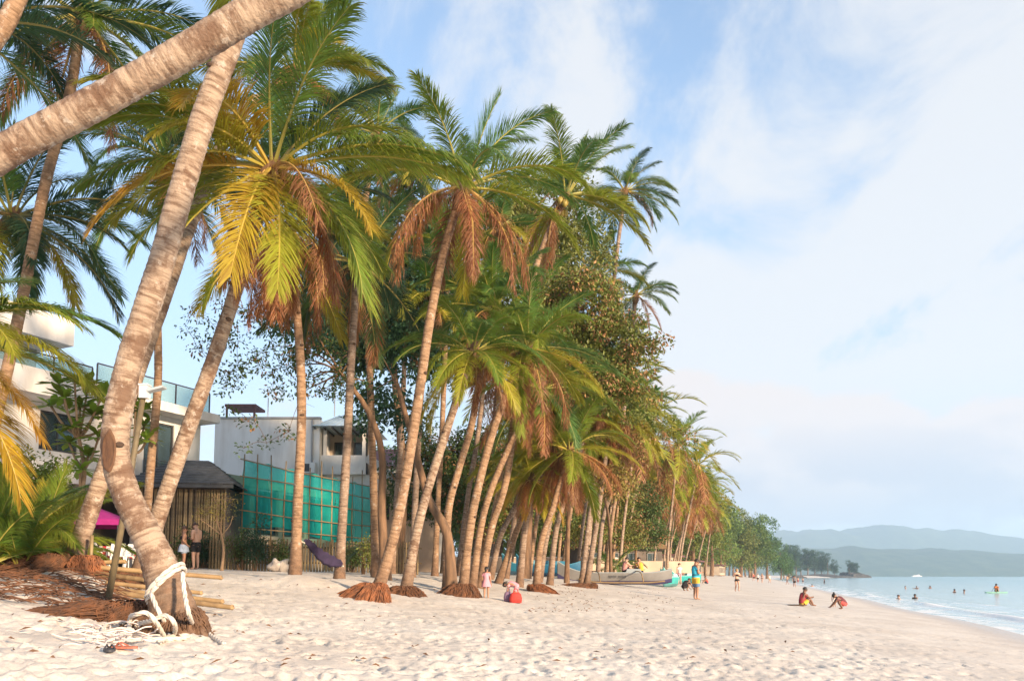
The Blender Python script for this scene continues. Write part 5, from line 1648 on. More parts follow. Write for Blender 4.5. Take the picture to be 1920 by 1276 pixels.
# purple hammock between the two straight palms
p0, p1 = at(572, 1018, 19.4), at(640, 1062, 20.4)
PUR = surf('purple_cloth', (0.05, 0.034, 0.09), (0.032, 0.024, 0.06), 5, .85, .4)
HM = empty('hammock', p0, 0, 'purple cloth hammock slung low between the two straight palms', 'hammock')
v = p1 - p0; mb = MB(); vs = []
nu, nv = 18, 8
for i in range(nu + 1):
    t = i / nu; cpt = v * t + Vector((0, 0, -.22 * math.sin(PI * t))); w = .16 + .42 * math.sin(PI * t) ** .6
    for j in range(nv + 1):
        f = j / nv - .5; vs.append(cpt + Vector((.12 * f, -.9 * w * f, .95 * w * abs(f) * 1.2 + .02 * math.sin(i * 2 + j * 3))))
fs = [(i * (nv + 1) + j, i * (nv + 1) + j + 1, (i + 1) * (nv + 1) + j + 1, (i + 1) * (nv + 1) + j) for i in range(nu) for j in range(nv)]
mb.add(vs, fs); mb.build('cloth', PUR, HM, smooth=True)
rope_mesh([Vector((0, 0, 0)), Vector((-.1, -.02, .06)), at(565, 1012, 19.1) - p0], .014).build('rope', ROPE, HM)
rope_mesh([v, v + Vector((.05, 0, .02)), at(640, 1058, 20.9) - p0], .014).build('rope', ROPE, HM)

# white bundle by the shrubs
b = ground(520, 28.5); mb = MB().ell((0, 0, .22), (.34, .25, .2), 18, 10).ell((.28, -.05, .2), (.2, .2, .26), 14, 9)
mb.v = [tuple(Vector(q) * (1 + .45 * mnoise.noise(Vector(q) * 5))) for q in mb.v]
tag(mb.build('cloth_bundle', surf('white_sacking', (0.5, 0.45, 0.41), (0.36, 0.32, 0.29), 6, .9, .6), None, b, smooth=True), 'lumpy white sacking bundle beside the straight pinkish palm', 'bundle')

# magenta canopy with tables and chairs
MAG = surf('magenta_canvas', (0.42, 0.02, 0.22), (0.32, 0.015, 0.17), 3, .8, .2)
b = ground(168, 29)
CN = empty('canopy_tent', b, R(10), 'magenta canvas canopy over the restaurant tables', 'tent')
hw, e0, pk = 1.35, 1.72, 2.32
MB().add([(-hw, -hw, e0), (hw, -hw, e0), (hw, hw, e0), (-hw, hw, e0), (0, 0, pk), (-hw, -hw, e0 - .2), (hw, -hw, e0 - .2), (hw, hw, e0 - .2), (-hw, hw, e0 - .2)],
         [(0, 1, 4), (1, 2, 4), (2, 3, 4), (3, 0, 4), (5, 6, 1, 0), (6, 7, 2, 1), (7, 8, 3, 2), (8, 5, 0, 3)]).build('canopy', MAG, CN)
for sx_ in (-1, 1):
    for sy_ in (-1, 1): MB().tube([(sx_ * hw * .98, sy_ * hw * .98, -.05), (sx_ * hw * .98, sy_ * hw * .98, e0)], .022, 6).build('leg', DARKM, CN)


def check_material():
    m, nt, b_, N, L = mat_base('red_check_cloth', .85)
    tc = N('ShaderNodeTexCoord'); ck = N('ShaderNodeTexChecker'); ck.inputs['Scale'].default_value = 9
    ck.inputs[1].default_value = (0.5, 0.03, 0.05, 1); ck.inputs[2].default_value = (0.72, 0.62, 0.6, 1)
    L(tc.outputs['Object'], ck.inputs[0]); L(ck.outputs[0], b_.inputs['Base Color'])
    return m


CHECK = check_material()
WPLA = surf('white_plastic', (0.74, 0.74, 0.73), (0.66, 0.66, 0.65), 5, .4, .05)


def chair(px, d, rz, lab):
    t = empty('plastic_chair', ground(px, d), rz, lab, 'chair', 'white plastic chairs at the restaurant')
    MB().loft([((0, 0, .41), .22, .21), ((0, 0, .44), .235, .225)], 12, caps=True).build('seat', WPLA, t)
    mb = MB(); n = 10; vs = []
    for z, k in ((.44, .2), (.62, .23), (.84, .22)):
        for i in range(n + 1):
            a = PI * (.08 + .84 * i / n); vs.append((math.cos(a) * k * 1.05, math.sin(a) * k * .9 + (z - .44) * .18, z - (.1 if i in (0, n) else 0) * (z > .8)))
    mb.add(vs, [(r_ * (n + 1) + i, r_ * (n + 1) + i + 1, (r_ + 1) * (n + 1) + i + 1, (r_ + 1) * (n + 1) + i) for r_ in range(2) for i in range(n)])
    mb.build('backrest', WPLA, t, smooth=True)
    for sx_ in (-1, 1):
        for sy_ in (-1, 1): MB().tube([(sx_ * .23, sy_ * .22, 0), (sx_ * .18, sy_ * .17, .42)], [.02, .026], 6).build('leg', WPLA, t)
        MB().tube([(sx_ * .24, -.17, .43), (sx_ * .26, -.16, .64), (sx_ * .25, .1, .66)], .018, 5).build('armrest', WPLA, t)


def ctable(px, d, lab, lab2):
    t = empty('restaurant_table', ground(px, d), .2, lab, 'table')
    MB().box((0, 0, .71), (.78, .78, .03)).build('tabletop', WPLA, t)
    for sx_ in (-1, 1):
        for sy_ in (-1, 1): MB().tube([(sx_ * .34, sy_ * .34, 0), (sx_ * .34, sy_ * .34, .69)], .02, 6).build('leg', WPLA, t)
    c_ = MB(); vs = []
    for i in range(33):
        a = 2 * PI * i / 32; q = max(abs(math.cos(a)), abs(math.sin(a))); X_, Y_ = math.cos(a) / q * .41, math.sin(a) / q * .41
        fl = 1.04 + .05 * math.sin(i * 2.4)
        vs += [(X_, Y_, .735), (X_ * fl, Y_ * fl, .36 + .03 * math.sin(i * 1.7))]
    vs.append((0, 0, .737))
    c_.add(vs, [(2 * i, 2 * i + 1, 2 * i + 3, 2 * i + 2) for i in range(32)] + [(66, 2 * i, 2 * i + 2) for i in range(32)])
    tag(c_.build('tablecloth', CHECK, None, t.location, .2), lab2, 'tablecloth')


ctable(207, 26.5, 'square table under the checked cloth nearest the lamp pole', 'red and white checked cloth on the table nearest the lamp pole')
ctable(236, 27.5, 'square table under the checked cloth just left of the roped palm', 'red and white checked cloth just left of the roped palm')
ctable(120, 27.5, 'square table under the checked cloth beneath the magenta canopy', 'red and white checked cloth beneath the magenta canopy')
for px, d, rz, lab in ((186, 26, 2.4, 'white plastic chair left of the table nearest the lamp pole'), (222, 25.6, .4, 'white plastic chair in front between the two checked tables'), (240, 26.3, -.5, 'white plastic chair in front of the table beside the roped palm'), (140, 27, 1.2, 'white plastic chair under the magenta canopy')):
    chair(px, d, rz, lab)
# round rattan chair with red cushion
RAT = surf('rattan', (0.16, 0.09, 0.05), (0.09, 0.05, 0.03), 18, .7, .6)
b = ground(112, 20.5); rc = empty('rattan_chair', b, R(30), 'round dark rattan chair with a red cushion behind the young palm', 'chair')
for k in range(9):
    a = PI * k / 8; MB().tube([(math.cos(a) * .5, 0.25 + .0, .35 + math.sin(a) * .55), (math.cos(a) * .42, 0, .38 + math.sin(a) * .1), (math.cos(a) * .2, -.25, .35)], .018, 5).build('rattan_rib', RAT, rc, smooth=True)
MB().tube([(math.cos(PI * k / 12) * .52, .27, .33 + math.sin(PI * k / 12) * .58) for k in range(13)], .04, 7).build('rattan_hoop', RAT, rc, smooth=True)
MB().loft([((0, 0, 0), .42, .4), ((0, 0, .18), .3, .3), ((0, 0, .34), .5, .42)], 16).build('base', RAT, rc, smooth=True)
MB().ell((0, -.02, .42), (.42, .36, .1), 14, 7).ell((0, .2, .6), (.34, .1, .24), 14, 7).build('cushion', RED, rc, smooth=True)


# ------------------------------------------------------------------ boats
def banca(label, px, d, L_, rz, hull_c, keel_c, deck_c, seed, marks=False, arms=True):
    b = ground(px, d)
    root = empty('outrigger_boat', b + Vector((0, 0, .04)), rz, label, 'boat', 'outrigger boats pulled up on the sand')
    hm_ = surf('hull_paint%d' % seed, hull_c, tuple(c_ * .8 for c_ in hull_c), 2, .5, .15)
    km = surf('keel_paint%d' % seed, keel_c, tuple(c_ * .75 for c_ in keel_c), 2, .55, .15)
    dm = surf('deck_paint%d' % seed, deck_c, tuple(c_ * .85 for c_ in deck_c), 3, .6, .15)
    n = 24; secs = []
    for i in range(n + 1):
        t = i / n; x = (t - .5) * L_
        w = .40 * (math.sin(PI * (.03 + .94 * t)) ** .55)
        rise = .62 * max(0, (.28 - t) / .28) ** 2 + .20 * max(0, (t - .75) / .25) ** 2
        keel = .30 * max(0, (.14 - t) / .14) ** 1.6 + .1 * max(0, (t - .9) / .1)
        top = .66 + rise
        secs.append((x, w, keel, top))
    def strip(lv, name, m_, par):
        mb = MB(); vs = []
        for (x, w, k, tp_) in secs:
            for (f, wf) in lv: vs.append((x, -w * wf, k + (tp_ - k) * f))
            for (f, wf) in reversed(lv): vs.append((x, w * wf, k + (tp_ - k) * f))
        q = 2 * len(lv)
        mb.add(vs, [(i * q + j, i * q + j + 1, (i + 1) * q + j + 1, (i + 1) * q + j) for i in range(n) for j in range(q - 1) if j != len(lv) - 1 or lv[-1][0] < .2])
        return mb.build(name, m_, par, smooth=True)
    hull = strip([(.30, .62), (.55, .84), (.8, .95), (.93, 1.0)], 'hull', hm_, root)
    strip([(.30, .622), (.15, .4), (.0, .06)], 'keel', km, root)
    strip([(.93, 1.03), (1.0, 1.05), (1.001, .93), (.90, .9)], 'gunwale', dm, root)
    dk = MB(); vs = []
    for (x, w, k, tp_) in secs: vs += [(x, -w * .9, k + (tp_ - k) * .86), (x, w * .9, k + (tp_ - k) * .86)]
    dk.add(vs, [(2 * i, 2 * i + 1, 2 * i + 3, 2 * i + 2) for i in range(n)]); dk.build('deck', dm, root)
    for t in (.35, .5, .65): MB().box(((t - .5) * L_, 0, .61), (.16, .7, .04)).build('thwart', BAMBOO, root)
    MB().box((.16 * L_, 0, .72), (.9, .5, .24), taper=.8).build('engine_box', dm, root)
    if arms:
        for t in (.32, .68):
            x = (t - .5) * L_
            MB().tube(catmull([(x, -2.0, .18), (x, -1.4, .62), (x, 0, .72), (x, 1.4, .62), (x, 2.0, .18)], 20), .03, 6).build('outrigger_arm', BAMBOO, root, smooth=True)
        for s_ in (-1, 1): MB().tube(catmull([(-.36 * L_, s_ * 2.0, .3), (-.2 * L_, s_ * 2.0, .14), (.2 * L_, s_ * 2.0, .12), (.36 * L_, s_ * 2.0, .2)], 16), .045, 7).build('outrigger_float', BAMBOO, root, smooth=True)
    if marks:
        # two short painted words, dark on the grey side: unreadable at this distance, kept as letter strokes
        rgm = random.Random(3)
        for k in range(12):
            mb = MB(); x = -.03 * L_ + (k // 6) * .52 + (k % 6) * .075 - .2; yy = -.4 * .915 - .022
            mb.box((x, yy, .42), (.022, .012, .13))
            if k % 2: mb.box((x + .031, yy, .42 + rgm.choice((-.05, 0, .05))), (.038, .011, .024))
            mb.build('painted_letter', DARKM, root)
    return root


BOAT = banca('long grey outrigger boat with indigo keel and dark painted name', 1152, 43, 6.2, R(3), (0.20, 0.195, 0.19), (0.05, 0.045, 0.13), (0.26, 0.30, 0.32), 1, marks=True)
banca('bright blue outrigger boat behind the crossing palm trunks', 1028, 44.5, 3.6, R(-8), (0.02, 0.15, 0.28), (0.03, 0.10, 0.20), (0.04, 0.22, 0.34), 2, arms=False)
banca('small blue boat under the leaning palms, left of the bright blue one', 985, 47, 2.8, R(12), (0.02, 0.17, 0.27), (0.04, 0.10, 0.16), (0.08, 0.25, 0.34), 3, arms=False)
banca('teal boat just beyond the stern of the grey one', 1255, 52, 3.0, R(60), (0.04, 0.42, 0.40), (0.10, 0.30, 0.30), (0.35, 0.62, 0.60), 4, arms=False)
banca('small teal boat farther along behind the man in blue', 1283, 66, 3.0, R(20), (0.03, 0.38, 0.38), (0.05, 0.2, 0.22), (0.3, 0.55, 0.55), 5, arms=False)
# ferry near the horizon, far sailing boats
def ferry(label, px, d, L_):
    f = empty('ferry', ((px - 960) / FPX * d, d, 0), R(12), label, 'boat')
    MB().add([(-L_ / 2, -2, .1), (L_ / 2, -2, .1), (L_ / 2, 2, .1), (-L_ / 2, 2, .1), (-L_ / 2 - 1, -2.4, 2), (L_ / 2 + 2.5, -1, 2.6), (L_ / 2 + 2.5, 1, 2.6), (-L_ / 2 - 1, 2.4, 2)], [(0, 1, 5, 4), (1, 2, 6, 5), (2, 3, 7, 6), (3, 0, 4, 7), (4, 5, 6, 7)]).build('hull', WHITE, f)
    cb = part(f, 'cabin', WHITE, rng_box(-L_ * .35, L_ * .3, -1.7, 1.7, 2.0, 4.2)); part(f, 'wheelhouse', WHITE, rng_box(L_ * .1, L_ * .28, -1.4, 1.4, 4.202, 6))
    for k in range(6): part(cb, 'window', DARKM, rng_box(-L_ * .33 + k * L_ * .1, -L_ * .33 + k * L_ * .1 + .9, -1.74, -1.69, 2.8, 3.7))
    return f


ferry('hazy white ferry lying near the horizon', 1716, 2300, 30)

# ------------------------------------------------------------------ people
SKIN = [surf('skin_tan', (0.42, 0.23, 0.15), (0.36, 0.19, 0.12), 6, .55, .05), surf('skin_light', (0.58, 0.36, 0.27), (0.52, 0.31, 0.22), 6, .55, .05), surf('skin_brown', (0.24, 0.125, 0.08), (0.20, 0.10, 0.065), 6, .55, .05)]
HAIR = [surf('black_hair', (0.018, 0.014, 0.012), (0.03, 0.022, 0.018), 20, .5, .3), surf('fair_hair', (0.42, 0.27, 0.12), (0.32, 0.19, 0.08), 20, .5, .3), surf('brown_hair', (0.10, 0.05, 0.03), (0.06, 0.03, 0.02), 20, .5, .3)]
CLOTH = {}


def cloth(name, c):
    if name not in CLOTH: CLOTH[name] = surf(name, c, tuple(k * .82 for k in c), 7, .9, .35)
    return CLOTH[name]


STAND = dict(pelvis=(0, 0, .53), waist=(0, 0, .61), chest=(0, .0, .74), neck=(0, -.005, .835), head=(0, .015, .925),
             sh_l=(-.105, 0, .805), el_l=(-.135, -.01, .635), wr_l=(-.14, .03, .48), sh_r=(.105, 0, .805), el_r=(.135, -.01, .635), wr_r=(.14, .03, .48),
             hip_l=(-.052, 0, .505), kn_l=(-.058, .012, .285), an_l=(-.06, -.012, .04), hip_r=(.052, 0, .505), kn_r=(.058, .012, .285), an_r=(.06, -.012, .04))
RAD = dict(pelvis=.078, waist=.066, chest=.082, neck=.032, sh=.042, el=.026, wr=.018, hip=.058, kn=.036, an=.022)


def body_mesh(J, Hh, slim=1.0):
    """one continuous skinned body: trunk, limbs, neck, head, feet; then fingers, nose and ears welded on as small shapes"""
    V, E, Rr = [], [], []

    def v(p, r):
        V.append(Vector(p) * Hh); Rr.append(r * Hh); return len(V) - 1
    J = {k: Vector(p) for k, p in J.items()}
    pe = v(J['pelvis'], RAD['pelvis'] * slim); wa = v(J['waist'], RAD['waist'] * slim); ch = v(J['chest'], RAD['chest'] * slim); ne = v(J['neck'], RAD['neck'])
    hd = (J['head'] - J['neck']).normalized()
    jaw = v(J['neck'].lerp(J['head'], .62), .048); he = v(J['head'], .060); tp_ = v(J['head'] + hd * .042, .050)
    E += [(pe, wa), (wa, ch), (ch, ne), (ne, jaw), (jaw, he), (he, tp_)]
    hands = []
    for s in 'lr':
        a = v(J['sh_' + s], RAD['sh']); m = v(J['sh_' + s].lerp(J['el_' + s], .5), .034); e = v(J['el_' + s], RAD['el']); f = v(J['el_' + s].lerp(J['wr_' + s], .35), .027); w = v(J['wr_' + s], RAD['wr'])
        d = (J['wr_' + s] - J['el_' + s]).normalized(); p = v(J['wr_' + s] + d * .045, .021)
        E += [(ch, a), (a, m), (m, e), (e, f), (f, w), (w, p)]
        hands.append((J['wr_' + s] + d * .055, d))
        a = v(J['hip_' + s], RAD['hip'] * slim); m = v(J['hip_' + s].lerp(J['kn_' + s], .5), .05 * slim); e = v(J['kn_' + s], RAD['kn']); f = v(J['kn_' + s].lerp(J['an_' + s], .35), .037); w = v(J['an_' + s], RAD['an'])
        sh = J['an_' + s] - J['kn_' + s]
        fd = Vector(J.get('toe_' + s, (0, 1, 0))).normalized()
        t1 = v(J['an_' + s] + fd * .05 + Vector((0, 0, -.014)), .021); t2 = v(J['an_' + s] + fd * .095 + Vector((0, 0, -.022)), .015)
        E += [(pe, a), (a, m), (m, e), (e, f), (f, w), (w, t1), (t1, t2)]
    me = bpy.data.meshes.new('person'); me.from_pydata(V, E, [])
    o = bpy.data.objects.new('tmp', me); COL.objects.link(o)
    sk = o.modifiers.new('s', 'SKIN'); sk.use_smooth_shade = True
    if not me.skin_vertices: 
        bm = bmesh.new(); bm.from_mesh(me); bm.verts.layers.skin.verify(); bm.to_mesh(me); bm.free()
    for i, sv in enumerate(me.skin_vertices[0].data):
        sv.radius = (Rr[i], Rr[i]); sv.use_root = (i == 0)
    ss = o.modifiers.new('u', 'SUBSURF'); ss.levels = 1; ss.render_levels = 1
    dg = bpy.context.evaluated_depsgraph_get()
    out = bpy.data.meshes.new_from_object(o.evaluated_get(dg))
    bpy.data.objects.remove(o)
    mb = MB(); mb.add([q.co for q in out.vertices], [tuple(p.vertices) for p in out.polygons])
    bpy.data.meshes.remove(out)
    for (q, d) in hands:
        sd = d.orthogonal().normalized(); fw = d.cross(sd)
        for k, ln in enumerate((.042, .048, .045, .034)):
            r0_ = q + sd * (k - 1.5) * .0105
            mb.tube([r0_ * Hh, (r0_ + d * ln * .55 + fw * .004) * Hh, (r0_ + d * ln + fw * .014) * Hh], [.0056 * Hh, .005 * Hh, .0036 * Hh], 5)
        th = q - d * .025 - sd * .018
        mb.tube([th * Hh, (th - sd * .018 + d * .018) * Hh, (th - sd * .022 + d * .034) * Hh], [.0066 * Hh, .006 * Hh, .004 * Hh], 5)
    fwd = Vector(J.get('face', (0, 1, 0))); fwd = (fwd - hd * fwd.dot(hd)).normalized(); rt = fwd.cross(hd)
    c = J['head']
    mb.ell((c + fwd * .060 - hd * .004) * Hh, (.009 * Hh, .014 * Hh, .016 * Hh), 6, 5)
    for s in (-1, 1): mb.ell((c + rt * s * .058 - hd * .002) * Hh, (.007 * Hh, .014 * Hh, .018 * Hh), 6, 5)
    return mb.mesh('person'), fwd, hd, rt


def limb_cover(mb, a, b, ra, rb, n=9, over=0.0):
    a, b = Vector(a), Vector(b); d = (b - a)
    mb.tube([a - d * over, a.lerp(b, .5), b], [ra, (ra + rb) / 2 * 1.02, rb], n, 0, caps=False)


def person(label, pos, rz, Hh, pose, skin, hair, wear, group=None, long_hair=False, slim=1.0, name='person'):
    J = dict(STAND); J.update(pose)
    root_me, fwd, hd, rt = body_mesh(J, Hh, slim)
    o = link(name, root_me, SKIN[skin], None, pos, rz, smooth=True)
    tag(o, label, 'person', group)
    J = {k: Vector(p) for k, p in J.items()}
    c = (J['head'] + hd * .012 - fwd * .010) * Hh
    M = Matrix((rt, fwd, hd)).transposed()
    hb = MB().ell(c, (.066 * Hh, .068 * Hh, .070 * Hh), 14, 9, rot=M, zmin=-.25)
    if long_hair:
        q = c - fwd * .03 * Hh
        hb.tube([q + hd * .02 * Hh, q - fwd * .035 * Hh - hd * .04 * Hh, q - fwd * .04 * Hh - hd * .13 * Hh], [.05 * Hh, .048 * Hh, .02 * Hh], 9)
    hb.build('hair', HAIR[hair], o, smooth=True)
    eb = MB()
    for s in (-1, 1): eb.ell((J['head'] + fwd * .0575 + rt * s * .024 + hd * .006) * Hh, (.006 * Hh, .004 * Hh, .004 * Hh), 6, 4)
    eb.ell((J['head'] + fwd * .054 - hd * .036) * Hh, (.016 * Hh, .005 * Hh, .004 * Hh), 6, 4)
    eb.build('face_features', HAIR[2], o)
    for (kind, m_) in wear:
        mb = MB()
        P = lambda k: J[k] * Hh
        if kind in ('shirt', 'dress', 'vest'):
            r = RAD; ext = J['pelvis'].lerp(J['waist'], .1)
            mb.tube([ext * Hh, P('waist'), P('chest'), P('chest').lerp(P('neck'), .62), P('chest').lerp(P('neck'), .85)], [.092 * slim * Hh, .086 * slim * Hh, .098 * slim * Hh, .068 * Hh, .04 * Hh], 14, 0, caps=False)
            for s in 'lr':
                limb_cover(mb, P('chest').lerp(P('sh_' + s), .45), P('sh_' + s).lerp(P('el_' + s), .12 if kind == 'vest' else .55), .066 * Hh, (.05 if kind == 'vest' else .046) * Hh)
            if kind == 'dress':
                d = (J['pelvis'] - J['waist']).normalized()
                mb.tube([P('waist'), P('pelvis'), (J['pelvis'] + d * .16) * Hh], [.085 * Hh, .115 * Hh, .165 * Hh], 16, 0, caps=False)
        elif kind in ('shorts', 'boardshorts', 'briefs'):
            mb.tube([J['pelvis'].lerp(J['waist'], .55) * Hh, P('pelvis'), (J['pelvis'].lerp((J['hip_l'] + J['hip_r']) / 2, 1.5)) * Hh], [.08 * slim * Hh, .095 * slim * Hh, .085 * slim * Hh], 14, 0, caps=False)
            f = dict(shorts=.62, boardshorts=.88, briefs=.12)[kind]
            for s in 'lr': limb_cover(mb, P('hip_' + s), P('hip_' + s).lerp(P('kn_' + s), f), .072 * slim * Hh, (.058 if kind != 'briefs' else .068) * Hh)
        elif kind == 'skirt':
            mb.tube([J['pelvis'].lerp(J['waist'], .5) * Hh, P('pelvis'), (J['pelvis'] + Vector((0, 0, -.13))) * Hh], [.08 * Hh, .102 * Hh, .125 * Hh], 16, 0, caps=False)
        elif kind == 'top':
            mb.tube([P('waist').lerp(P('chest'), .62), P('chest'), P('chest').lerp(P('neck'), .3)], [.088 * Hh, .092 * Hh, .078 * Hh], 14, 0, caps=False)
        elif kind == 'band':
            f0, f1 = .50, .88
            for s in 'lr': limb_cover(mb, P('hip_' + s).lerp(P('kn_' + s), f0), P('hip_' + s).lerp(P('kn_' + s), f1), .0665 * Hh, .0605 * Hh)
        elif kind == 'back_panel':
            mb.tube([J['pelvis'].lerp(J['waist'], .1) * Hh, P('waist').lerp(P('chest'), .1)], [.0945 * Hh, .0905 * Hh], 14, 0, caps=False)
        mb.build({'back_panel': 'shirt_panel', 'band': 'shorts_band', 'boardshorts': 'shorts', 'vest': 'shirt', 'top': 'bikini_top'}.get(kind, kind), m_, o, smooth=True)
    return o


BLUE, NAVY, YEL = cloth('sky_blue_cloth', (0.04, 0.42, 0.62)), cloth('navy_cloth', (0.02, 0.025, 0.05)), cloth('yellow_cloth', (0.70, 0.45, 0.06))
LBLUE, PINK, REDC = cloth('pale_blue_denim', (0.36, 0.44, 0.58)), cloth('pink_cloth', (0.72, 0.33, 0.40)), cloth('dark_red_cloth', (0.33, 0.04, 0.05))
CORAL, BLACK, ORANGE, WHT = cloth('coral_cloth', (0.62, 0.10, 0.09)), cloth('black_cloth', (0.015, 0.015, 0.018)), cloth('orange_cloth', (0.75, 0.22, 0.04)), cloth('white_cloth', (0.7, 0.68, 0.65))
GREYC = cloth('grey_cloth', (0.16, 0.16, 0.19))

WALK = dict(kn_l=(-.05, .07, .29), an_l=(-.05, .12, .045), kn_r=(.05, .0, .28), an_r=(.05, -.13, .075), el_l=(-.14, -.05, .64), wr_l=(-.14, -.03, .48), el_r=(.14, .02, .64), wr_r=(.13, .1, .51))
JOG = dict(kn_l=(-.05, .11, .31), an_l=(-.05, .06, .09), kn_r=(.05, .0, .29), an_r=(.05, -.12, .08), el_l=(-.16, -.05, .66), wr_l=(-.15, .08, .70), el_r=(.16, -.03, .66), wr_r=(.14, .1, .72))
HIPS = dict(el_r=(.17, -.04, .66), wr_r=(.09, .06, .56))
PHONE = dict(head=(0, .04, .915), el_l=(-.12, .0, .64), wr_l=(-.06, .12, .66), el_r=(.12, .0, .64), wr_r=(.05, .13, .66))
SIT = dict(pelvis=(0, 0, .075), waist=(0, .0, .16), chest=(0, .04, .28), neck=(0, .07, .37), head=(0, .11, .455), sh_l=(-.1, .05, .34), el_l=(-.12, .17, .24), wr_l=(-.06, .27, .24), sh_r=(.1, .05, .34), el_r=(.12, .17, .24), wr_r=(.06, .27, .25),
           hip_l=(-.05, .03, .07), kn_l=(-.07, .22, .21), an_l=(-.07, .32, .035), hip_r=(.05, .03, .07), kn_r=(.07, .21, .21), an_r=(.07, .30, .035))
SQUAT = dict(pelvis=(0, -.02, .16), waist=(0, .02, .24), chest=(0, .12, .32), neck=(0, .20, .37), head=(0, .27, .41), sh_l=(-.1, .17, .35), el_l=(-.13, .25, .22), wr_l=(-.08, .36, .10), sh_r=(.1, .17, .35), el_r=(.13, .25, .22), wr_r=(.1, .38, .08),
             hip_l=(-.06, -.01, .15), kn_l=(-.11, .17, .26), an_l=(-.09, .05, .04), hip_r=(.06, -.01, .15), kn_r=(.11, .17, .26), an_r=(.09, .05, .04))
BEND = dict(pelvis=(0, -.05, .52), waist=(0, .02, .57), chest=(0, .16, .60), neck=(0, .26, .58), head=(0, .34, .55), face=(0, .3, -1), sh_l=(-.1, .21, .60), el_l=(-.11, .24, .43), wr_l=(-.09, .27, .28), sh_r=(.1, .21, .6), el_r=(.11, .24, .43), wr_r=(.09, .27, .28),
            hip_l=(-.052, -.05, .5), kn_l=(-.058, .02, .28), an_l=(-.06, -.01, .04), hip_r=(.052, -.05, .5), kn_r=(.058, .02, .28), an_r=(.06, -.01, .04))

person('woman in bikini top and pale blue shorts standing beside the bare chested man', ground(345, 29, .0), R(-60), 1.58, dict(HIPS, head=(0, .01, .925)), 0, 2, [('top', BLACK), ('shorts', LBLUE), ('skirt', LBLUE)], long_hair=False)
person('bare chested man in black shorts looking at the woman beside him', ground(368, 29.2, .0), R(70), 1.74, PHONE, 1, 2, [('shorts', BLACK)], slim=1.08)
person('small child in pink dress standing in front of the shaggy roots', ground(912, 21.2), R(-10), .84, {}, 0, 0, [('dress', PINK)], long_hair=True)
bp = ground(966, 20.9)
person('child in pink bending down over two bags on the sand', bp, R(80), .80, BEND, 0, 0, [('shirt', PINK), ('shorts', PINK)], long_hair=True)
person('man in sky blue shirt and yellow banded shorts standing on the open sand', ground(1303, 34), R(-70), 1.74, PHONE, 0, 0, [('shirt', BLUE), ('back_panel', NAVY), ('boardshorts', YEL), ('band', cloth('steel_blue_cloth', (0.12, 0.22, 0.38)))], slim=1.05)
person('fair haired woman in black bikini jogging toward us', ground(1380, 55), R(180), 1.62, JOG, 1, 1, [('top', BLACK), ('briefs', BLACK)])
kp = ground(1500, 35)
person('boy in dark red shirt sitting sideways on the sand', kp, R(-80), 1.55, SIT, 2, 0, [('shirt', REDC), ('shorts', YEL)])
person('child squatting in coral shorts and reaching to the wet sand', ground(1578, 36), R(75), 1.45, SQUAT, 2, 0, [('shirt', cloth('plum_cloth', (0.16, 0.05, 0.06))), ('shorts', CORAL)])
person('toddler standing behind the squatting child', ground(1560, 38.5), R(150), .72, {}, 0, 0, [('shorts', WHT)])
person('person in yellow shirt sitting in the stern of the grey boat', BOAT.matrix_basis @ Vector((1.45, .1, .62)), R(30), 1.6, SIT, 0, 0, [('shirt', YEL), ('shorts', NAVY)])
person('bare shouldered person sitting amidships in the grey boat', BOAT.matrix_basis @ Vector((.55, .1, .62)), R(-60), 1.6, SIT, 1, 0, [('vest', cloth('rose_cloth', (0.5, 0.24, 0.22))), ('shorts', BLACK)])
person('person in pale clothes standing beyond the teal boat', ground(1273, 60), R(20), 1.6, {}, 1, 2, [('shirt', WHT), ('shorts', PINK)])
person('person in dark clothes crouching on the sand before the teal boat', ground(1281, 46), R(-60), 1.5, SQUAT, 2, 0, [('shirt', BLACK), ('shorts', BLACK)])
person('tiny figure sitting on the sand beyond the man in blue', ground(1324, 80), R(90), 1.5, SIT, 0, 0, [('shirt', CORAL), ('shorts', NAVY)])
for (px, d, rz, pose, sk, wr, lab) in ((1411, 175, 20, WALK, 1, [('shirt', CORAL), ('shorts', NAVY)], 'far walker in coral shirt, first of those beyond the jogger'), (1419, 150, -30, WALK, 1, [('shirt', WHT), ('shorts', BLACK)], 'far walker in white shirt and black shorts'),
                                      (1427, 138, 160, WALK, 1, [('top', BLACK), ('briefs', BLACK)], 'far walker in dark swimwear'), (1441, 150, 200, WALK, 1, [('shirt', WHT), ('shorts', cloth('sand_cloth', (.5, .4, .3)))], 'far walker in pale shirt and sand coloured shorts'),
                                      (1474, 150, 30, WALK, 0, [('shorts', GREYC)], 'far bare chested walker nearest the water'), (1487, 112, 170, WALK, 0, [('shirt', GREYC), ('shorts', BLACK)], 'far walker in grey shirt at the water edge'),
                                      (1494, 200, 0, {}, 0, [('shorts', REDC)], 'tiny figure wading where the woods end'), (1503, 230, 0, {}, 0, [('shorts', NAVY)], 'tiny figure standing in the shallows beyond the walkers')):
    p = ground(px, d); p.z = max(p.z, -.5)
    person(lab, p, R(rz), 1.68, pose, sk, sk, wr, 'people walking far along the beach')
# things they have with them
def bag(label, pos, m_, w, h, rz):
    b_ = empty('bag', pos, rz, label, 'bag')
    MB().loft([((0, 0, 0), w * .9, w * .5), ((0, 0, h * .4), w, w * .56), ((0, 0, h * .85), w * .8, w * .4), ((0, 0, h), w * .45, w * .2)], 14, caps=True).build('body', m_, b_, smooth=True)
    MB().tube(catmull([(-w * .4, 0, h * .95), (-w * .2, 0, h * 1.3), (w * .2, 0, h * 1.3), (w * .4, 0, h * .95)], 10), .012, 5).build('handle', m_, b_, smooth=True)


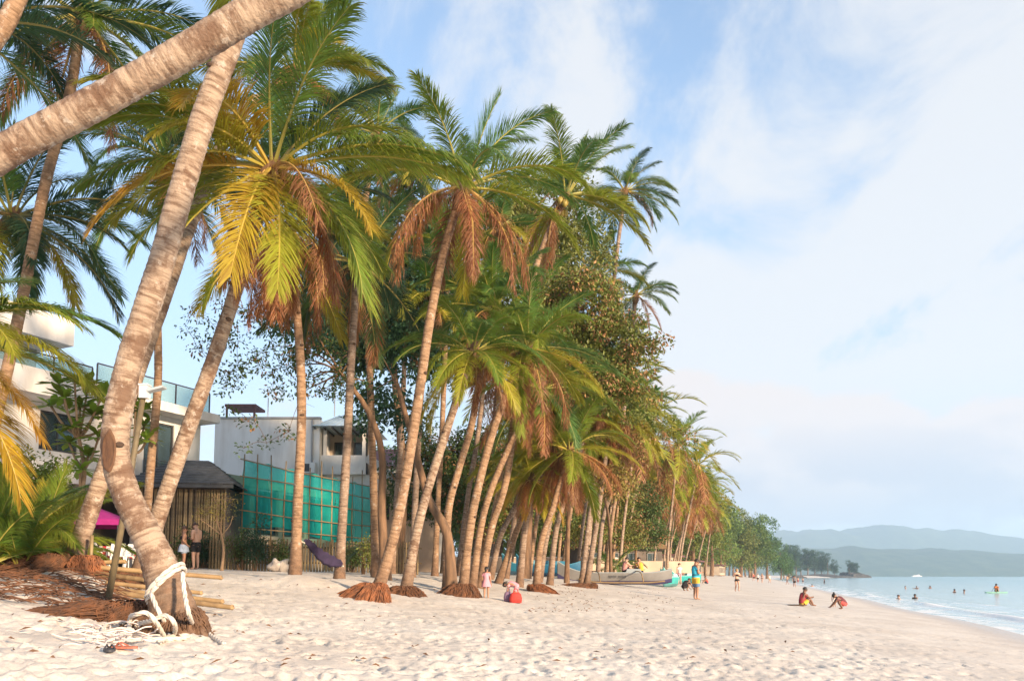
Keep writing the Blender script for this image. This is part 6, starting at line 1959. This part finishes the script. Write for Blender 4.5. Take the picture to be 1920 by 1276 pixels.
bag('red bag on the sand under the bending child', ground(967, 20.6), cloth('red_bag', (0.55, 0.05, 0.04)), .17, .27, .2)
bag('purple grey bag beside the red one under the bending child', ground(953, 20.75), cloth('purple_bag', (0.22, 0.14, 0.22)), .12, .27, .1)
q = kp + Vector((-.25, -.12, .03))
bd = MB().loft([((0, 0, 0), .42, .2), ((0, 0, .04), .44, .21), ((0, 0, .05), .40, .18)], 20, caps=True)  # flat dark oval laid on the sand beside the boy
tag(bd.build('dark_oval', surf('dark_oval_face', (0.06, 0.045, 0.035), (0.1, 0.06, 0.04), 4, .4, .1), None, q, R(5), smooth=False), 'dark wooden skimboard lying behind the sitting boy', 'board')
# swimmers: heads and shoulders above the water
for i, (px, py, sk, lab) in enumerate(((1520, 1099, 0, 'pair of arms and head of a swimmer splashing near the far shallows'), (1543, 1093, 2, 'dark figure wading just right of the splashing swimmer'), (1694, 1103, 1, 'swimmer leftmost of the three in a line offshore'), (1715, 1103, 1, 'swimmer in the middle of the three in a line'), (1740, 1102, 2, 'swimmer rightmost of the three in a line'),
                                       (1785, 1110, 2, 'swimmer well offshore left of the orange paddler'), (1803, 1111, 2, 'swimmer next to the one left of the orange paddler'), (1680, 1124, 1, 'swimmer nearest the beach in pale cap'), (1711, 1122, 2, 'dark haired swimmer nearest the beach'))):
    d = 1.9 * FPX / (py - HORIZON)
    p = Vector(((px - 960) / FPX * d, d, -1.22 if i != 1 else -.5))
    up = dict(el_l=(-.2, .06, .80), wr_l=(-.26, .14, .86), el_r=(.2, .06, .78), wr_r=(.28, .1, .82)) if i in (0, 3) else {}
    person(lab, p, R(40 * i), 1.65, up, sk, 0 if sk != 1 else 2, [('shorts', NAVY)] + ([('shirt', BLACK)] if i in (1, 5, 8) else []), 'swimmers off the beach')
d = 88; p = Vector(((1863 - 960) / FPX * d, d, .06))
PBd = empty('paddle_board', p, R(15), 'pale green paddle board under the orange shirted paddler', 'board')
MB().loft([((0, 0, 0), 1.5, .38), ((0, 0, .1), 1.55, .4), ((0, 0, .12), 1.45, .34)], 20, caps=True).build('deck', surf('green_board', (0.25, 0.5, 0.4), None, 3, .4, .05), PBd)
person('paddler in orange shirt sitting on a board far out at the side', p + Vector((0, 0, .1)), R(160), 1.7, SIT, 0, 0, [('shirt', ORANGE), ('shorts', cloth('green_cloth', (.1, .25, .1)))])
PD = empty('paddle', p + Vector((-.7, -.2, .02)), 0, 'dark paddle held beside the orange shirted paddler', 'paddle')
MB().tube([(0, 0, 0), (.55, 0, .85)], .018, 6).build('shaft', BLACK, PD); MB().ell((-.08, 0, -.02), (.2, .03, .1), 10, 5).build('blade', BLACK, PD)
